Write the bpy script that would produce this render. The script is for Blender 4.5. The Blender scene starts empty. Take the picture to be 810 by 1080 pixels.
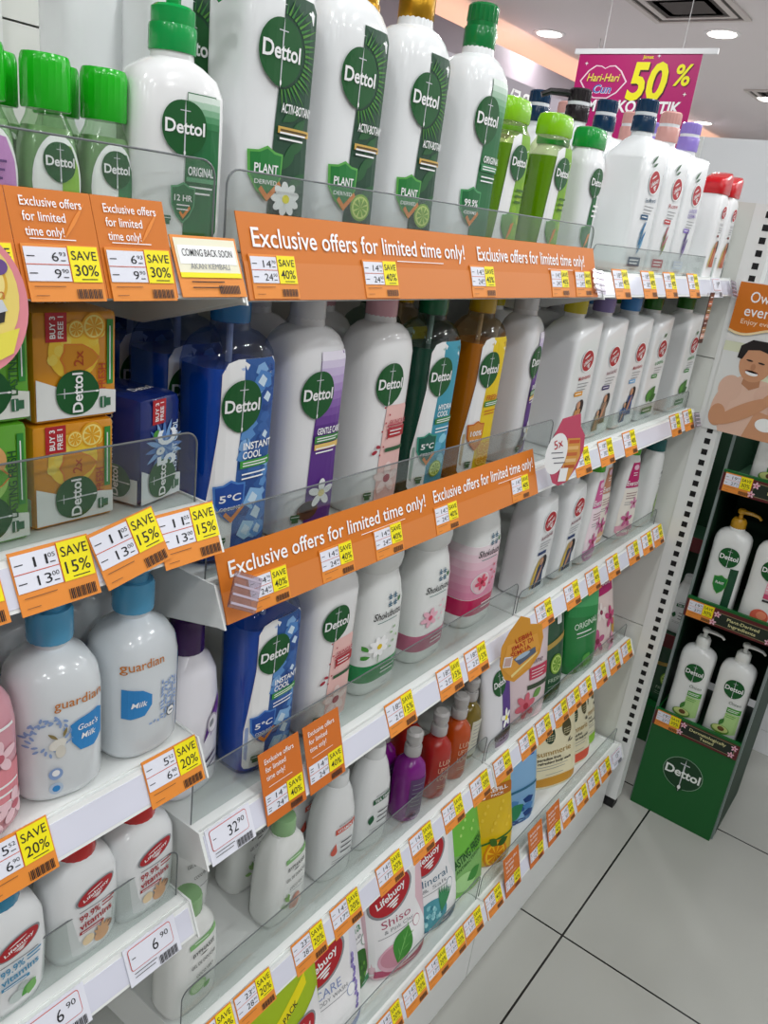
import bpy, bmesh, math, random
from mathutils import Matrix, Vector
PI = math.pi
SC = bpy.context.scene
COL = SC.collection
random.seed(4)

# ------------------------------------------------------------------ materials
MATS = {}
def lin(h):
    h = h.lstrip('#'); o = []
    for i in (0, 2, 4):
        c = int(h[i:i+2], 16) / 255
        o.append(c / 12.92 if c <= .04045 else ((c + .055) / 1.055) ** 2.4)
    return o + [1]
def M(hexcol, rough=.45, metal=0, trans=0, coat=0, emit=0, ior=1.45):
    key = (hexcol, rough, metal, trans, coat, emit)
    if key in MATS: return MATS[key]
    m = bpy.data.materials.new('material_' + hexcol.strip('#')); m.use_nodes = True
    b = m.node_tree.nodes['Principled BSDF']
    b.inputs['Base Color'].default_value = lin(hexcol)
    b.inputs['Roughness'].default_value = rough
    b.inputs['Metallic'].default_value = metal
    b.inputs['Transmission Weight'].default_value = trans
    b.inputs['Coat Weight'].default_value = coat
    b.inputs['Coat Roughness'].default_value = .06
    b.inputs['IOR'].default_value = ior
    if emit:
        b.inputs['Emission Color'].default_value = lin(hexcol)
        b.inputs['Emission Strength'].default_value = emit
    MATS[key] = m
    return m
def clear(hexcol='#ffffff', gloss=.10):
    key = ('clear', hexcol, gloss)
    if key in MATS: return MATS[key]
    m = bpy.data.materials.new('clear_plastic'); m.use_nodes = True
    nt = m.node_tree; nt.nodes.clear()
    out = nt.nodes.new('ShaderNodeOutputMaterial'); mix = nt.nodes.new('ShaderNodeMixShader')
    tr = nt.nodes.new('ShaderNodeBsdfTransparent'); gl = nt.nodes.new('ShaderNodeBsdfGlossy')
    lw = nt.nodes.new('ShaderNodeLayerWeight'); mt = nt.nodes.new('ShaderNodeMath')
    tr.inputs[0].default_value = lin(hexcol); gl.inputs['Roughness'].default_value = .08
    lw.inputs[0].default_value = .25
    mt.operation = 'MULTIPLY_ADD'; mt.inputs[1].default_value = .26; mt.inputs[2].default_value = gloss * .3
    nt.links.new(lw.outputs['Facing'], mt.inputs[0]); nt.links.new(mt.outputs[0], mix.inputs[0])
    nt.links.new(tr.outputs[0], mix.inputs[1]); nt.links.new(gl.outputs[0], mix.inputs[2])
    nt.links.new(mix.outputs[0], out.inputs[0])
    MATS[key] = m
    return m
def gloss(h): return M(h, .22, 0, 0, .25)
def paper(h): return M(h, .5)
def liquid(h, t=.18): return M(h, .12, 0, t, .3)
W_BOT = '#e9ebec'; D_GREEN = '#065420'; ORANGE = '#cc7014'; YELLOW = '#f2e30c'; SHELF = '#e3e5e3'
CARD_O = '#e0842c'; BLACK = '#15151a'

# ------------------------------------------------------------------ tagging
def tag(o, label=None, cat=None, group=None, kind=None):
    if label: o['label'] = label
    if cat: o['category'] = cat
    if group: o['group'] = group
    if kind: o['kind'] = kind
    return o
def empty(name, loc=(0, 0, 0), rot=(0, 0, 0)):
    o = bpy.data.objects.new(name, None); COL.objects.link(o)
    o.location = loc; o.rotation_euler = rot; o.empty_display_size = .02
    return o
def link(name, me, parent=None, loc=(0, 0, 0), rot=(0, 0, 0)):
    o = bpy.data.objects.new(name, me); COL.objects.link(o)
    o.location = loc; o.rotation_euler = rot
    if parent: o.parent = parent
    return o
def copy_tree(o, parent=None):
    c = o.copy(); COL.objects.link(c)
    if parent: c.parent = parent
    for ch in list(o.children): copy_tree(ch, c)
    return c

# ------------------------------------------------------------------ mesh collector
class MB:
    def __init__(s): s.v, s.f, s.m, s.mats, s.sm = [], [], [], [], []
    def mi(s, m):
        if m not in s.mats: s.mats.append(m)
        return s.mats.index(m)
    def add(s, vs, fs, m, smooth=False):
        k = len(s.v); s.v += [tuple(v) for v in vs]; i = s.mi(m)
        for f in fs:
            s.f.append([a + k for a in f]); s.m.append(i); s.sm.append(smooth)
        return s
    def box(s, x0, y0, z0, x1, y1, z1, m, bev=0):
        if bev:
            bm = bmesh.new(); bmesh.ops.create_cube(bm, size=1)
            bmesh.ops.scale(bm, vec=(x1-x0, y1-y0, z1-z0), verts=bm.verts)
            bmesh.ops.translate(bm, vec=((x0+x1)/2, (y0+y1)/2, (z0+z1)/2), verts=bm.verts)
            bmesh.ops.bevel(bm, geom=bm.edges, offset=bev, segments=2, affect='EDGES', profile=.5)
            s.bm(bm, m, True); return s
        vs = [(x, y, z) for x in (x0, x1) for y in (y0, y1) for z in (z0, z1)]
        return s.add(vs, [(0,1,3,2),(4,6,7,5),(0,4,5,1),(2,3,7,6),(0,2,6,4),(1,5,7,3)], m)
    def bm(s, bm, m, smooth=False):
        bm.verts.index_update()
        s.add([v.co for v in bm.verts], [[v.index for v in f.verts] for f in bm.faces], m, smooth); bm.free()
        return s
    def prism(s, pts, axis, a, b, m):          # polygon pts in the two other axes, extruded along axis
        n = len(pts); vs = []
        for t in (a, b):
            for p, q in pts:
                vs.append({'x': (t, p, q), 'y': (p, t, q), 'z': (p, q, t)}[axis])
        fs = [list(range(n))[::-1], list(range(n, 2*n))] + [(i, (i+1) % n, n + (i+1) % n, n + i) for i in range(n)]
        return s.add(vs, fs, m)
    def lathe(s, prof, m, cx=0, cy=0, n=28, ribs=0, smooth=True):
        vs, fs = [], []
        for r, z in prof:
            for k in range(n):
                rr = r * (1 - (ribs if k % 2 else 0))
                vs.append((cx + rr*math.cos(2*PI*k/n), cy + rr*math.sin(2*PI*k/n), z))
        for j in range(len(prof)-1):
            for k in range(n): fs.append((j*n+k, j*n+(k+1) % n, (j+1)*n+(k+1) % n, (j+1)*n+k))
        fs.append(list(range(n))[::-1]); fs.append([(len(prof)-1)*n+k for k in range(n)])
        return s.add(vs, fs, m, smooth)
    def tube(s, path, radii, m, n=10, flat=1):
        vs, fs = [], []; P = [Vector(p) for p in path]
        for i, p in enumerate(P):
            d = (P[min(i+1, len(P)-1)] - P[max(i-1, 0)]).normalized()
            u = d.cross(Vector((0, 0, 1)));
            if u.length < .1: u = d.cross(Vector((0, 1, 0)))
            u.normalize(); w = u.cross(d); r = radii[i] if isinstance(radii, (list, tuple)) else radii
            for k in range(n):
                a = 2*PI*k/n; vs.append(p + u*r*math.cos(a) + w*r*flat*math.sin(a))
        for j in range(len(P)-1):
            for k in range(n): fs.append((j*n+k, j*n+(k+1) % n, (j+1)*n+(k+1) % n, (j+1)*n+k))
        fs.append(list(range(n))[::-1]); fs.append([(len(P)-1)*n+k for k in range(n)])
        return s.add(vs, fs, m, True)
    def loft(s, secs, m, n=44):
        vs, fs = [], []
        for S in secs:
            z, cx, cy, hw, hd, e = S[:6]; zs = S[6] if len(S) > 6 else 0
            for k in range(n):
                a = 2*PI*(k+.5)/n; c, d = math.cos(a), math.sin(a)
                x = hw*math.copysign(abs(c)**(2/e), c); y = hd*math.copysign(abs(d)**(2/e), d)
                vs.append((cx+x, cy+y, z + zs*x))
        for j in range(len(secs)-1):
            for k in range(n): fs.append((j*n+k, j*n+(k+1) % n, (j+1)*n+(k+1) % n, (j+1)*n+k))
        fs.append(list(range(n))[::-1]); fs.append([(len(secs)-1)*n+k for k in range(n)])
        return s.add(vs, fs, m, True)
    def mesh(s, name, sharp=35):
        me = bpy.data.meshes.new(name); me.from_pydata(s.v, [], s.f)
        for m in s.mats: me.materials.append(m)
        me.polygons.foreach_set('material_index', s.m); me.polygons.foreach_set('use_smooth', s.sm)
        if any(s.sm): me.set_sharp_from_angle(angle=math.radians(sharp))
        me.update(); return me
    def build(s, name, parent=None, loc=(0, 0, 0), rot=(0, 0, 0)):
        return link(name, s.mesh(name), parent, loc, rot)

def lerp_sec(secs, z):
    if z <= secs[0][0]: return secs[0][1:6]
    for a, b in zip(secs, secs[1:]):
        if a[0] <= z <= b[0] and b[0] > a[0]:
            t = (z-a[0])/(b[0]-a[0]); return [p+(q-p)*t for p, q in zip(a[1:6], b[1:6])]
    return secs[-1][1:6]
def surf(secs):
    def f(x, z):
        cx, cy, hw, hd, e = lerp_sec(secs, z)
        q = min(abs((x-cx)/hw), .995)
        return cy - hd*(1-q**e)**(1/e)
    return f
def band(secs, z0, z1, m, d=.0004, n=44):
    zs = sorted([z0, z1] + [S[0] for S in secs if z0 < S[0] < z1])
    out = []
    for z in zs:
        cx, cy, hw, hd, e = lerp_sec(secs, z); out.append((z, cx, cy, hw+d, hd+d, e))
    return MB().loft(out, m, n)

# ------------------------------------------------------------------ flat printed art
TXT = {}
def glyphs(s, bold, shear):
    key = (s, bold, shear)
    if key in TXT: return TXT[key]
    cu = bpy.data.curves.new('writing', 'FONT'); cu.body = s; cu.resolution_u = 3
    cu.offset = bold; cu.shear = shear; cu.align_x = 'LEFT'
    ob = bpy.data.objects.new('writing', cu); me = bpy.data.meshes.new_from_object(ob)
    vs = [(v.co.x, v.co.y) for v in me.vertices]; fs = [list(p.vertices) for p in me.polygons]
    bpy.data.objects.remove(ob); bpy.data.curves.remove(cu); bpy.data.meshes.remove(me)
    if not vs: vs = [(0, 0)]
    x0 = min(v[0] for v in vs); x1 = max(v[0] for v in vs)
    y0 = min(v[1] for v in vs); y1 = max(v[1] for v in vs)
    TXT[key] = (vs, fs, x0, x1, y0, y1)
    return TXT[key]
class Art:
    EPS = .00022
    def __init__(s): s.items = []
    def poly(s, pts, m, L=0): s.items.append((list(pts), [list(range(len(pts)))], m, L)); return s
    def rect(s, u0, v0, u1, v1, m, L=0): return s.poly([(u0,v0),(u1,v0),(u1,v1),(u0,v1)], m, L)
    def ell(s, u, v, ru, rv, m, L=0, rot=0, n=28):
        c, d = math.cos(rot), math.sin(rot); p = []
        for k in range(n):
            a = 2*PI*k/n; x, y = ru*math.cos(a), rv*math.sin(a); p.append((u+x*c-y*d, v+x*d+y*c))
        return s.poly(p, m, L)
    def rrect(s, u0, v0, u1, v1, r, m, L=0):
        p = []
        for cu, cv, a0 in ((u1-r,v0+r,-90),(u1-r,v1-r,0),(u0+r,v1-r,90),(u0+r,v0+r,180)):
            for k in range(5):
                a = math.radians(a0+k*22.5); p.append((cu+r*math.cos(a), cv+r*math.sin(a)))
        return s.poly(p, m, L)
    def text(s, t, u, v, w, h, m, L=3, align='C', bold=.0, shear=0, rot=0, flip=False):
        """writing fitted to width w and capital height h, centred on v"""
        vs, fs, x0, x1, y0, y1 = glyphs(t, bold, shear)
        sx = w/max(x1-x0, 1e-6); sy = h/.72
        off = {'C': -.5, 'L': 0, 'R': -1}[align]*w; c, d = math.cos(rot), math.sin(rot); out = []
        for x, y in vs:
            a = (x-x0)*sx + off; b = y*sy - h/2
            if flip: a = -a
            out.append((u+a*c-b*d, v+a*d+b*c))
        s.items.append((out, fs, m, L)); return s
    def lines(s, u, v, w, n, dv, m, L=3, th=.0009, ragged=True):
        for k in range(n):
            ww = w*(1 - (.25*((k*37) % 5)/5 if ragged else 0)); s.rect(u, v-k*dv-th/2, u+ww, v-k*dv+th/2, m, L)
        return s
    def shift(s, du, dv, sc=1):
        s.items = [([(a*sc+du, b*sc+dv) for a, b in v], f, m, L) for v, f, m, L in s.items]; return s
    def stretch(s, piv, k, lo):      # widen towards the left of a fixed right edge
        s.items = [([(max(piv-(piv-a)*k, lo), b) for a, b in v], f, m, L) for v, f, m, L in s.items]; return s
    def join(s, o, dL=0):
        s.items += [(v, f, m, L+dL) for v, f, m, L in o.items]; return s
    def mesh(s, name, sf=None, cu=(), cv=(), base=None, off=.0005):
        mats = []; bm = bmesh.new()
        for vs, fs, m, L in s.items:
            if m not in mats: mats.append(m)
            mi = mats.index(m); bv = [bm.verts.new((a, -(off + L*s.EPS), b)) for a, b in vs]
            for f in fs:
                if len(set(f)) < 3: continue
                try: F = bm.faces.new([bv[i] for i in f])
                except ValueError: continue
                F.material_index = mi
        bm.normal_update()
        for f in list(bm.faces):
            if f.normal.y > 0: f.normal_flip()
        if sf:
            big = [f for f in bm.faces if len(f.verts) > 4]
            bmesh.ops.triangulate(bm, faces=big)
            for c in cu: bmesh.ops.bisect_plane(bm, geom=bm.verts[:]+bm.edges[:]+bm.faces[:], plane_co=(c,0,0), plane_no=(1,0,0))
            for c in cv: bmesh.ops.bisect_plane(bm, geom=bm.verts[:]+bm.edges[:]+bm.faces[:], plane_co=(0,0,c), plane_no=(0,0,1))
            for v in bm.verts: v.co.y += sf(v.co.x, v.co.z)
        me = bpy.data.meshes.new(name)
        if base:
            x0, z0, x1, z1, th, bmm = base
            if bmm not in mats: mats.append(bmm)
            k = mats.index(bmm)
            q = [bm.verts.new(p) for p in [(x,y,z) for x in (x0,x1) for y in (-.0002,th) for z in (z0,z1)]]
            for f in [(0,1,3,2),(4,6,7,5),(0,4,5,1),(2,3,7,6),(0,2,6,4),(1,5,7,3)]:
                bm.faces.new([q[i] for i in f]).material_index = k
        bm.to_mesh(me); bm.free()
        for m in mats: me.materials.append(m)
        return me
def label_part(art, name, root, secs, hw, n=10, zs=None):
    cu = [hw*(-.96+1.92*k/n) for k in range(n+1)]
    z0, z1 = secs[0][0], secs[-1][0]
    cv = zs or [z0+(z1-z0)*k/8 for k in range(1, 8)]
    return link(name, art.mesh(name, surf(secs), cu, cv), root)

# ------------------------------------------------------------------ motifs
WHT = paper('#f2f2f2'); DG = paper(D_GREEN); RED = paper('#b21e28'); BLK = paper(BLACK)
GRY = paper('#8d8f93'); ORG = paper(ORANGE); YEL = paper(YELLOW); LORG = paper(CARD_O); LGR = paper('#4f9a3a')
SILV = paper('#c8ccd0')
def flower(A, u, v, r, petal, core, L, n=6):
    for k in range(n):
        a = 2*PI*k/n+.3; A.ell(u+r*.58*math.cos(a), v+r*.58*math.sin(a), r*.46, r*.26, petal, L + (k % 2), a, 14)
    A.ell(u, v, r*.26, r*.26, core, L+2, 0, 14)
def slice_(A, u, v, r, rind, flesh, L):
    A.ell(u, v, r, r, rind, L); A.ell(u, v, r*.84, r*.84, flesh, L+1)
    for k in range(8):
        a = 2*PI*k/8; A.poly([(u, v), (u+r*.72*math.cos(a-.28), v+r*.72*math.sin(a-.28)), (u+r*.72*math.cos(a+.28), v+r*.72*math.sin(a+.28))], rind, L+2)
def leaf(A, u, v, l, w, m, L, rot=0):
    c, d = math.cos(rot), math.sin(rot); p = []
    for k in range(13):
        t = k/12; p.append((t*l, w*math.sin(PI*t)))
    for k in range(1, 12):
        t = 1-k/12; p.append((t*l, -w*math.sin(PI*t)))
    A.poly([(u+x*c-y*d, v+x*d+y*c) for x, y in p], m, L)
def shield(A, u, v, r, m, rim, L):
    def sh(q): return [(u-q*.9, v+q), (u-q*.45, v+q*1.05), (u, v+q*1.3), (u+q*.45, v+q*1.05), (u+q*.9, v+q), (u+q*.85, v-q*.2), (u+q*.5, v-q*.9), (u, v-q*1.4), (u-q*.5, v-q*.9), (u-q*.85, v-q*.2)]
    A.poly(sh(r*1.12), rim, L); A.poly(sh(r), m, L+1)
def drop_logo(A, u, v, r, L, word='Dettol', dark=None):
    """upright dark green oval with the sword and the white word"""
    p = []
    for k in range(40):
        a = 2*PI*k/40+PI/2; x, y = r*.98*math.copysign(abs(math.cos(a))**.88, math.cos(a)), r*math.copysign(abs(math.sin(a))**.94, math.sin(a))
        if y < -r*.9: y -= (abs(y)-r*.9)*.8
        p.append((u+x, v+y))
    A.poly(p, dark or DG, L)
    A.poly([(u-.0005, v-r*1.02), (u, v-r*1.12), (u+.0005, v-r*1.02), (u+r*.03, v+r*.55), (u, v+r*1.05), (u-r*.03, v+r*.55)], SILV, L+1)
    A.rect(u-r*.22, v+r*.60, u+r*.22, v+r*.635, SILV, L+1)
    A.ell(u, v-r*.95, r*.045, r*.09, WHT, L+2, 0, 10)
    A.text(word, u, v+r*.02, r*1.74, r*.50, WHT, L+3, bold=.022)
def recycle(A, u, v, s, L, m=None):
    m = m or paper('#2f6a48'); A.rrect(u-s, v-s*.2, u+s, v+s, s*.2, m, L); A.rect(u-s*.7, v-s*1.1, u+s*.7, v-s*.1, m, L); A.rect(u-s*.9, v+s*.35, u+s*.9, v+s*.5, WHT, L+1)
def red_oval(A, u, v, r, L, rot=.35, word='Lifebuoy', asp=.62):
    A.ell(u, v, r*1.1, r*asp*1.14, WHT if asp > .6 else GRY, L, rot); A.ell(u, v, r, r*asp, RED, L+1, rot)
    c, d = math.cos(rot), math.sin(rot)
    A.text(word, u, v, r*1.45, r*asp*.42, WHT, L+2, bold=.02, rot=rot)
    for k in range(3): A.ell(u + d*r*asp*(.42+.16*k), v-c*r*asp*(.42+.16*k), r*(.34-.1*k), r*asp*.06, WHT, L+2, rot, 12)
    A.ell(u-d*r*asp*.5, v+c*r*asp*.5, r*.45, r*asp*.07, WHT, L+2, rot, 14)
def woman(A, u, v, s, skin, hair, dress, L):
    A.ell(u+s*.1, v+s*.42, s*.28, s*.46, hair, L, -.3); A.ell(u-s*.02, v+s*.62, s*.15, s*.19, skin, L+1)
    A.poly([(u-s*.25, v+s*.42), (u+s*.2, v+s*.45), (u+s*.3, v-s*.6), (u-s*.45, v-s*.6)], dress, L+1)
    leaf(A, u-s*.3, v-s*.6, s*1.1, s*.1, skin, L+2, 1.2)

# ------------------------------------------------------------------ closures
def pump_cap(root, z, r, m, white=None, h=.042, name='pump_cap', rows=1):
    """locked pump: ribbed lower collar, pale ring and ribbed upper head"""
    b = MB(); b.lathe([(r*.96, z), (r, z+.002), (r, z+h*.46), (r*.97, z+h*.49)], m, n=40, ribs=.03)
    b.lathe([(r*.90, z+h*.49), (r*.90, z+h*.60)], white or m, n=32)
    b.lathe([(r*.93, z+h*.60), (r*.95, z+h*.62), (r*.93, z+h*.95), (r*.80, z+h)], m, n=40, ribs=.05)
    return b.build(name, root)
def nozzle(root, z, m, l=.04, ang=0, name='pump_nozzle', r=.0065, up=0):
    c, d = math.cos(ang), math.sin(ang); b = MB()
    b.lathe([(r*.8, z-.014-up), (r*.8, z), (r*1.5, z+.003), (r*1.6, z+.010), (r*1.2, z+.013)], m, n=18)
    b.tube([(0, 0, z+.007), (c*l*.5, d*l*.5, z+.0075), (c*l*.85, d*l*.85, z+.005), (c*l, d*l, z-.001)], [r*1.1, r*.95, r*.75, r*.6], m, 10, .8)
    return b.build(name, root)
def screw_cap(root, z, r, h, m, name='cap', ribs=.02, top=None):
    b = MB(); t = top or r*.96
    b.lathe([(r*.98, z), (r, z+.0015), (t, z+h-.003), (t*.93, z+h)], m, n=40, ribs=ribs)
    return b.build(name, root)
def flip_cap(root, secs, m, name='cap'):
    return MB().loft(secs, m, 36).build(name, root)

# ------------------------------------------------------------------ product prototypes
PROTO = {}
def put(kind, x, y, z, label, cat, group=None, rot=0, scale=1):
    if kind not in PROTO:
        PROTO[kind] = BUILD[kind](); o = PROTO[kind]
    else: o = copy_tree(PROTO[kind])
    o.location = (x, y, z); o.rotation_euler = (0, 0, math.radians(rot)); o.scale = (scale,)*3
    for k in ('label', 'category', 'group'):
        if k in o: del o[k]
    return tag(o, label, cat, group)
BUILD = {}

DET = [(0,0,0,.036,.023,3.2),(.003,0,0,.039,.0265,3.6),(.010,0,0,.041,.029,3.8),(.06,0,0,.0405,.0285,3.8),(.10,0,0,.0398,.028,3.8),(.15,0,0,.0405,.0285,3.8),(.182,0,0,.041,.029,3.6),(.194,0,0,.0395,.0275,3.2),(.203,0,0,.035,.0245,2.8),(.209,0,0,.027,.021,2.4),(.212,0,0,.018,.0175,2),(.221,0,0,.0165,.0165,2)]
def det_panel(A, m, L):
    A.poly([(.031,.190),(-.004,.190),(-.012,.187),(-.0165,.178),(-.0165,.135),(-.019,.10),(-.024,.06),(-.0265,.025),(-.0255,.016),(-.021,.012),(.030,.012),(.0345,.03),(.036,.10),(.0355,.17),(.034,.184)], m, L)
def det_band(A, m, L, top=.190):
    A.poly([(.002,top),(.029,top),(.0335,top-.006),(.035,.165),(.035,.10),(.034,.03),(.030,.013),(-.003,.013),(-.002,.05),(.000,.10),(.002,.14)], m, L)
def det_label(root, secs, band_c, words, wcol, panel=False, chip=None, shld=None, motif=None, band_top=.190, zoval=.150, small=True, bands=True):
    A = Art()
    if panel: det_panel(A, WHT, 0)
    if bands: det_band(A, paper(band_c), 1, band_top)
    if motif: motif(A)
    v = zoval-.038
    for i, w in enumerate(words):
        A.text(w, .0035, v, min(.029, .0046*len(w)), .0068, paper(wcol), 9, 'L', .02); v -= .0085
    if chip: A.rect(.0015, v-.0038, .033, v+.0035, paper(chip), 8); A.lines(.004, v+.001, .026, 2, .0026, WHT, 9, .0011)
    v -= .0095
    A.lines(.0035, v, .024, 2, .0042, paper(wcol), 9, .0014)
    if shld:
        m1, rim, t1, t2 = shld; shield(A, -.006, .063, .0135, paper(m1), paper(rim), 8)
        A.text(t1, -.006, .066, .019 if len(t1) > 2 else .012, .0068 if len(t1) > 2 else .0105, WHT, 11, bold=.02); A.text(t2, -.006, .056, .018, .0034, WHT, 11, bold=.01)
        A.poly([(-.012,.050),(-.005,.0415),(.007,.055),(.005,.058),(-.005,.047),(-.010,.053)], LORG, 11)
    recycle(A, -.013, .024, .0042, 9)
    A.stretch(.0345, 1.27, -.0375); drop_logo(A, -.0085, zoval, .0225, 8)
    label_part(A, 'front_label', root, secs, .041)
def det(body_c, cap_c, clear_=False, **k):
    def f():
        r = empty('body_wash_bottle')
        if clear_:
            MB().loft(DET, clear(clear_)).build('body', r)
            inn = [(z+.0015 if z < .01 else z, cx, cy, hw-.0012, hd-.0012, e) for z, cx, cy, hw, hd, e in DET if z <= .182]
            MB().loft(inn, liquid(body_c)).build('liquid', r)
            MB().lathe([(.003,.03),(.003,.215)], M('#d8dade', .4), n=10).build('dip_tube', r)
        else: MB().loft(DET, gloss(body_c)).build('body', r)
        pump_cap(r, .2175, .0175, gloss(cap_c) if cap_c != 'gold' else M('#b98a20', .28, .75))
        det_label(r, DET, **k)
        return r
    return f
def m_botany(fl):
    def f(A):
        for k in range(26):
            a = -PI*.5+PI*k/25; R = .036+.007*((k*7) % 3)/2
            p = [(.0+.022*math.cos(a-.03), .150+.026*math.sin(a-.03)), (R*math.cos(a), .150+R*1.0*math.sin(a)), (.022*math.cos(a+.05), .150+.026*math.sin(a+.05))]
            p = [(min(max(x, .0025), .0345), min(y, .189)) for x, y in p]; A.poly(p, paper('#4d8c2e' if k % 2 else '#2f7a30'), 3)
        for k in range(7): leaf(A, .006+.004*(k % 3), .03+.012*k, .022, .004, paper('#1d5a2c'), 3, .6+.3*(k % 2))
        A.rect(.002, .0935, .0335, .0985, paper('#d0a850'), 7); A.lines(.004, .096, .026, 1, .003, paper('#5a4414'), 9, .0015)
        if fl == 'daisy': flower(A, .012, .045, .013, WHT, YEL, 10, 9)
        else: slice_(A, .014, .046, .0115, paper('#7fae2a'), paper('#d4e27a'), 10)
    return f
def m_ice(A):
    for k in range(34):
        u, v = .005+.0275*((k*37) % 17)/17, .02+.165*((k*23) % 34)/34; q = .004+.004*((k*13) % 7)/7
        A.poly([(u-q, v-q*.4), (u, v-q), (min(u+q, .034), v-q*.1), (u+q*.3, v+q), (u-q*.7, v+q*.6)], paper(['#3a68ac', '#5a90cc', '#20488c', '#84b0de'][k % 4]), 2)
    for k, (u, v, s, c) in enumerate([(.02,.17,.010,'#4f86c8'),(.026,.155,.009,'#24509a'),(.018,.06,.011,'#88b8e4'),(.022,.045,.012,'#3b78c2'),(.012,.03,.010,'#a9d0ee'),(.026,.12,.007,'#3a66ac'),(.024,.028,.009,'#5c98d8')]):
        A.poly([(u-s,v-s*.3),(u-s*.2,v-s),(u+s*.9,v-s*.5),(u+s*.7,v+s*.6),(u-s*.4,v+s)], paper(c), 3)
        A.poly([(u-s*.6,v-s*.1),(u,v-s*.6),(u+s*.3,v+s*.1),(u-s*.2,v+s*.6)], paper('#cfe4f4'), 4)
def m_vanilla(A):
    for k in range(9): A.rect(.002, .118+.008*k, .0345, .1265+.008*k, paper(['#6a3c94','#7a4fa2','#8a64b0','#9c7abd','#ac90ca','#bda6d6','#cdbce1','#ddd2ec','#ece6f4'][k]), 2)
    flower(A, .014, .046, .015, WHT, paper('#e8d890'), 10, 5)
    A.ell(.000, .030, .012, .010, paper('#5b3a2c'), 7); A.ell(.000, .033, .010, .006, paper('#231a18'), 8)
    A.rect(.002, .0925, .0335, .0985, paper('#e8c470'), 7)
def m_rose(A):
    flower(A, .012, .040, .019, paper('#f7dcd8'), paper('#a8283a'), 3, 5)
    for k in range(7): A.ell(-.003+.004*(k % 3), .07+.009*k, .0012, .0012, paper('#b23040'), 9, 0, 8)
    A.rect(.006, .088, .0335, .100, RED, 7); A.text('SKINCARE', .0065, .106, .026, .0058, paper('#c24858'), 9, 'L', .01); A.lines(.008, .096, .018, 2, .004, WHT, 9, .0013)
    A.rect(.0045, .072, .0335, .0765, paper('#2a5a34'), 7)
    A.ell(-.010, .074, .0035, .0022, paper('#a8283a'), 9, .5, 10); A.ell(-.006, .080, .003, .002, paper('#a8283a'), 9, -.4, 10)
def m_hydra(A):
    for k in range(6): A.ell(.012+.009*(k % 3), .035+.009*k, .006, .008, paper(['#5fb0d0','#8fd0e4','#4a94c0'][k % 3]), 3, .5*k, 10)
    slice_(A, .012, .034, .0105, paper('#8fb030'), paper('#d8e890'), 9)
def m_citrus(A):
    for k in range(4): slice_(A, .010+.012*(k % 2), .026+.016*(k//2), .0085, paper('#e8a010'), paper('#f8dc60'), 4)
def m_original(A):
    for k in range(7): A.rect(.002, .150+.0057*k, .0345, .156+.0057*k, paper(['#2b7a45','#458c5a','#629f73','#83b38f','#a5c8ad','#c5dccb','#e0ece3'][k]), 2)
BUILD['botany_daisy'] = det(W_BOT, 'gold', band_c='#11422a', words=['ACTIV-BOTANY'], wcol='#f2f2f2', shld=('#1d7a34', '#5aa84a', 'PLANT', 'DERIVED'), motif=m_botany('daisy'))
BUILD['botany_lime'] = det(W_BOT, 'gold', band_c='#11422a', words=['ACTIV-BOTANY'], wcol='#f2f2f2', shld=('#1d7a34', '#5aa84a', 'PLANT', 'DERIVED'), motif=m_botany('lime'))
BUILD['white_original'] = det(W_BOT, '#0c7a3a', band_c='#176a38', words=['ORIGINAL'], wcol='#f2f2f2', chip='#3a8a58', shld=('#176a38', '#4a9a60', '99.9%', 'GERMS'), motif=m_original)
BUILD['blue_cool'] = det('#1068cc', '#2478b4', '#d2def6', band_c='#2c5a9e', words=['INSTANT', 'COOL'], wcol='#ffffff', panel=True, chip='#3c9a3c', shld=('#16489c', '#4a80c8', '5°C', 'COOLING'), motif=m_ice)
BUILD['purple_care'] = det('#e6e6e8', '#dcdcde', band_c='#5a2a86', words=['GENTLE CARE'], wcol='#ffffff', chip='#3c8a3c', motif=m_vanilla)
BUILD['pink_skin'] = det('#ececec', '#dca6b0', band_c='#efc2bc', words=[], wcol='#c24858', motif=m_rose, band_top=.125)
BUILD['teal_hydra'] = det('#0a5a46', '#0f6a40', '#cfe0d8', band_c='#3f9cb4', words=['HYDRA', 'COOL'], wcol='#ffffff', panel=True, chip='#3c8a3c', shld=('#0d5a4a', '#3f9c84', '5°C', 'COOLING'), motif=m_hydra)
BUILD['amber_fresh'] = det('#e09a1c', '#c8a010', '#f0e0c0', band_c='#eccb12', words=['FRESH'], wcol='#c86414', panel=True, chip='#3c8a3c', shld=('#d8903c', '#c86414', '100%', 'FRESH'), motif=m_citrus)

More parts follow.
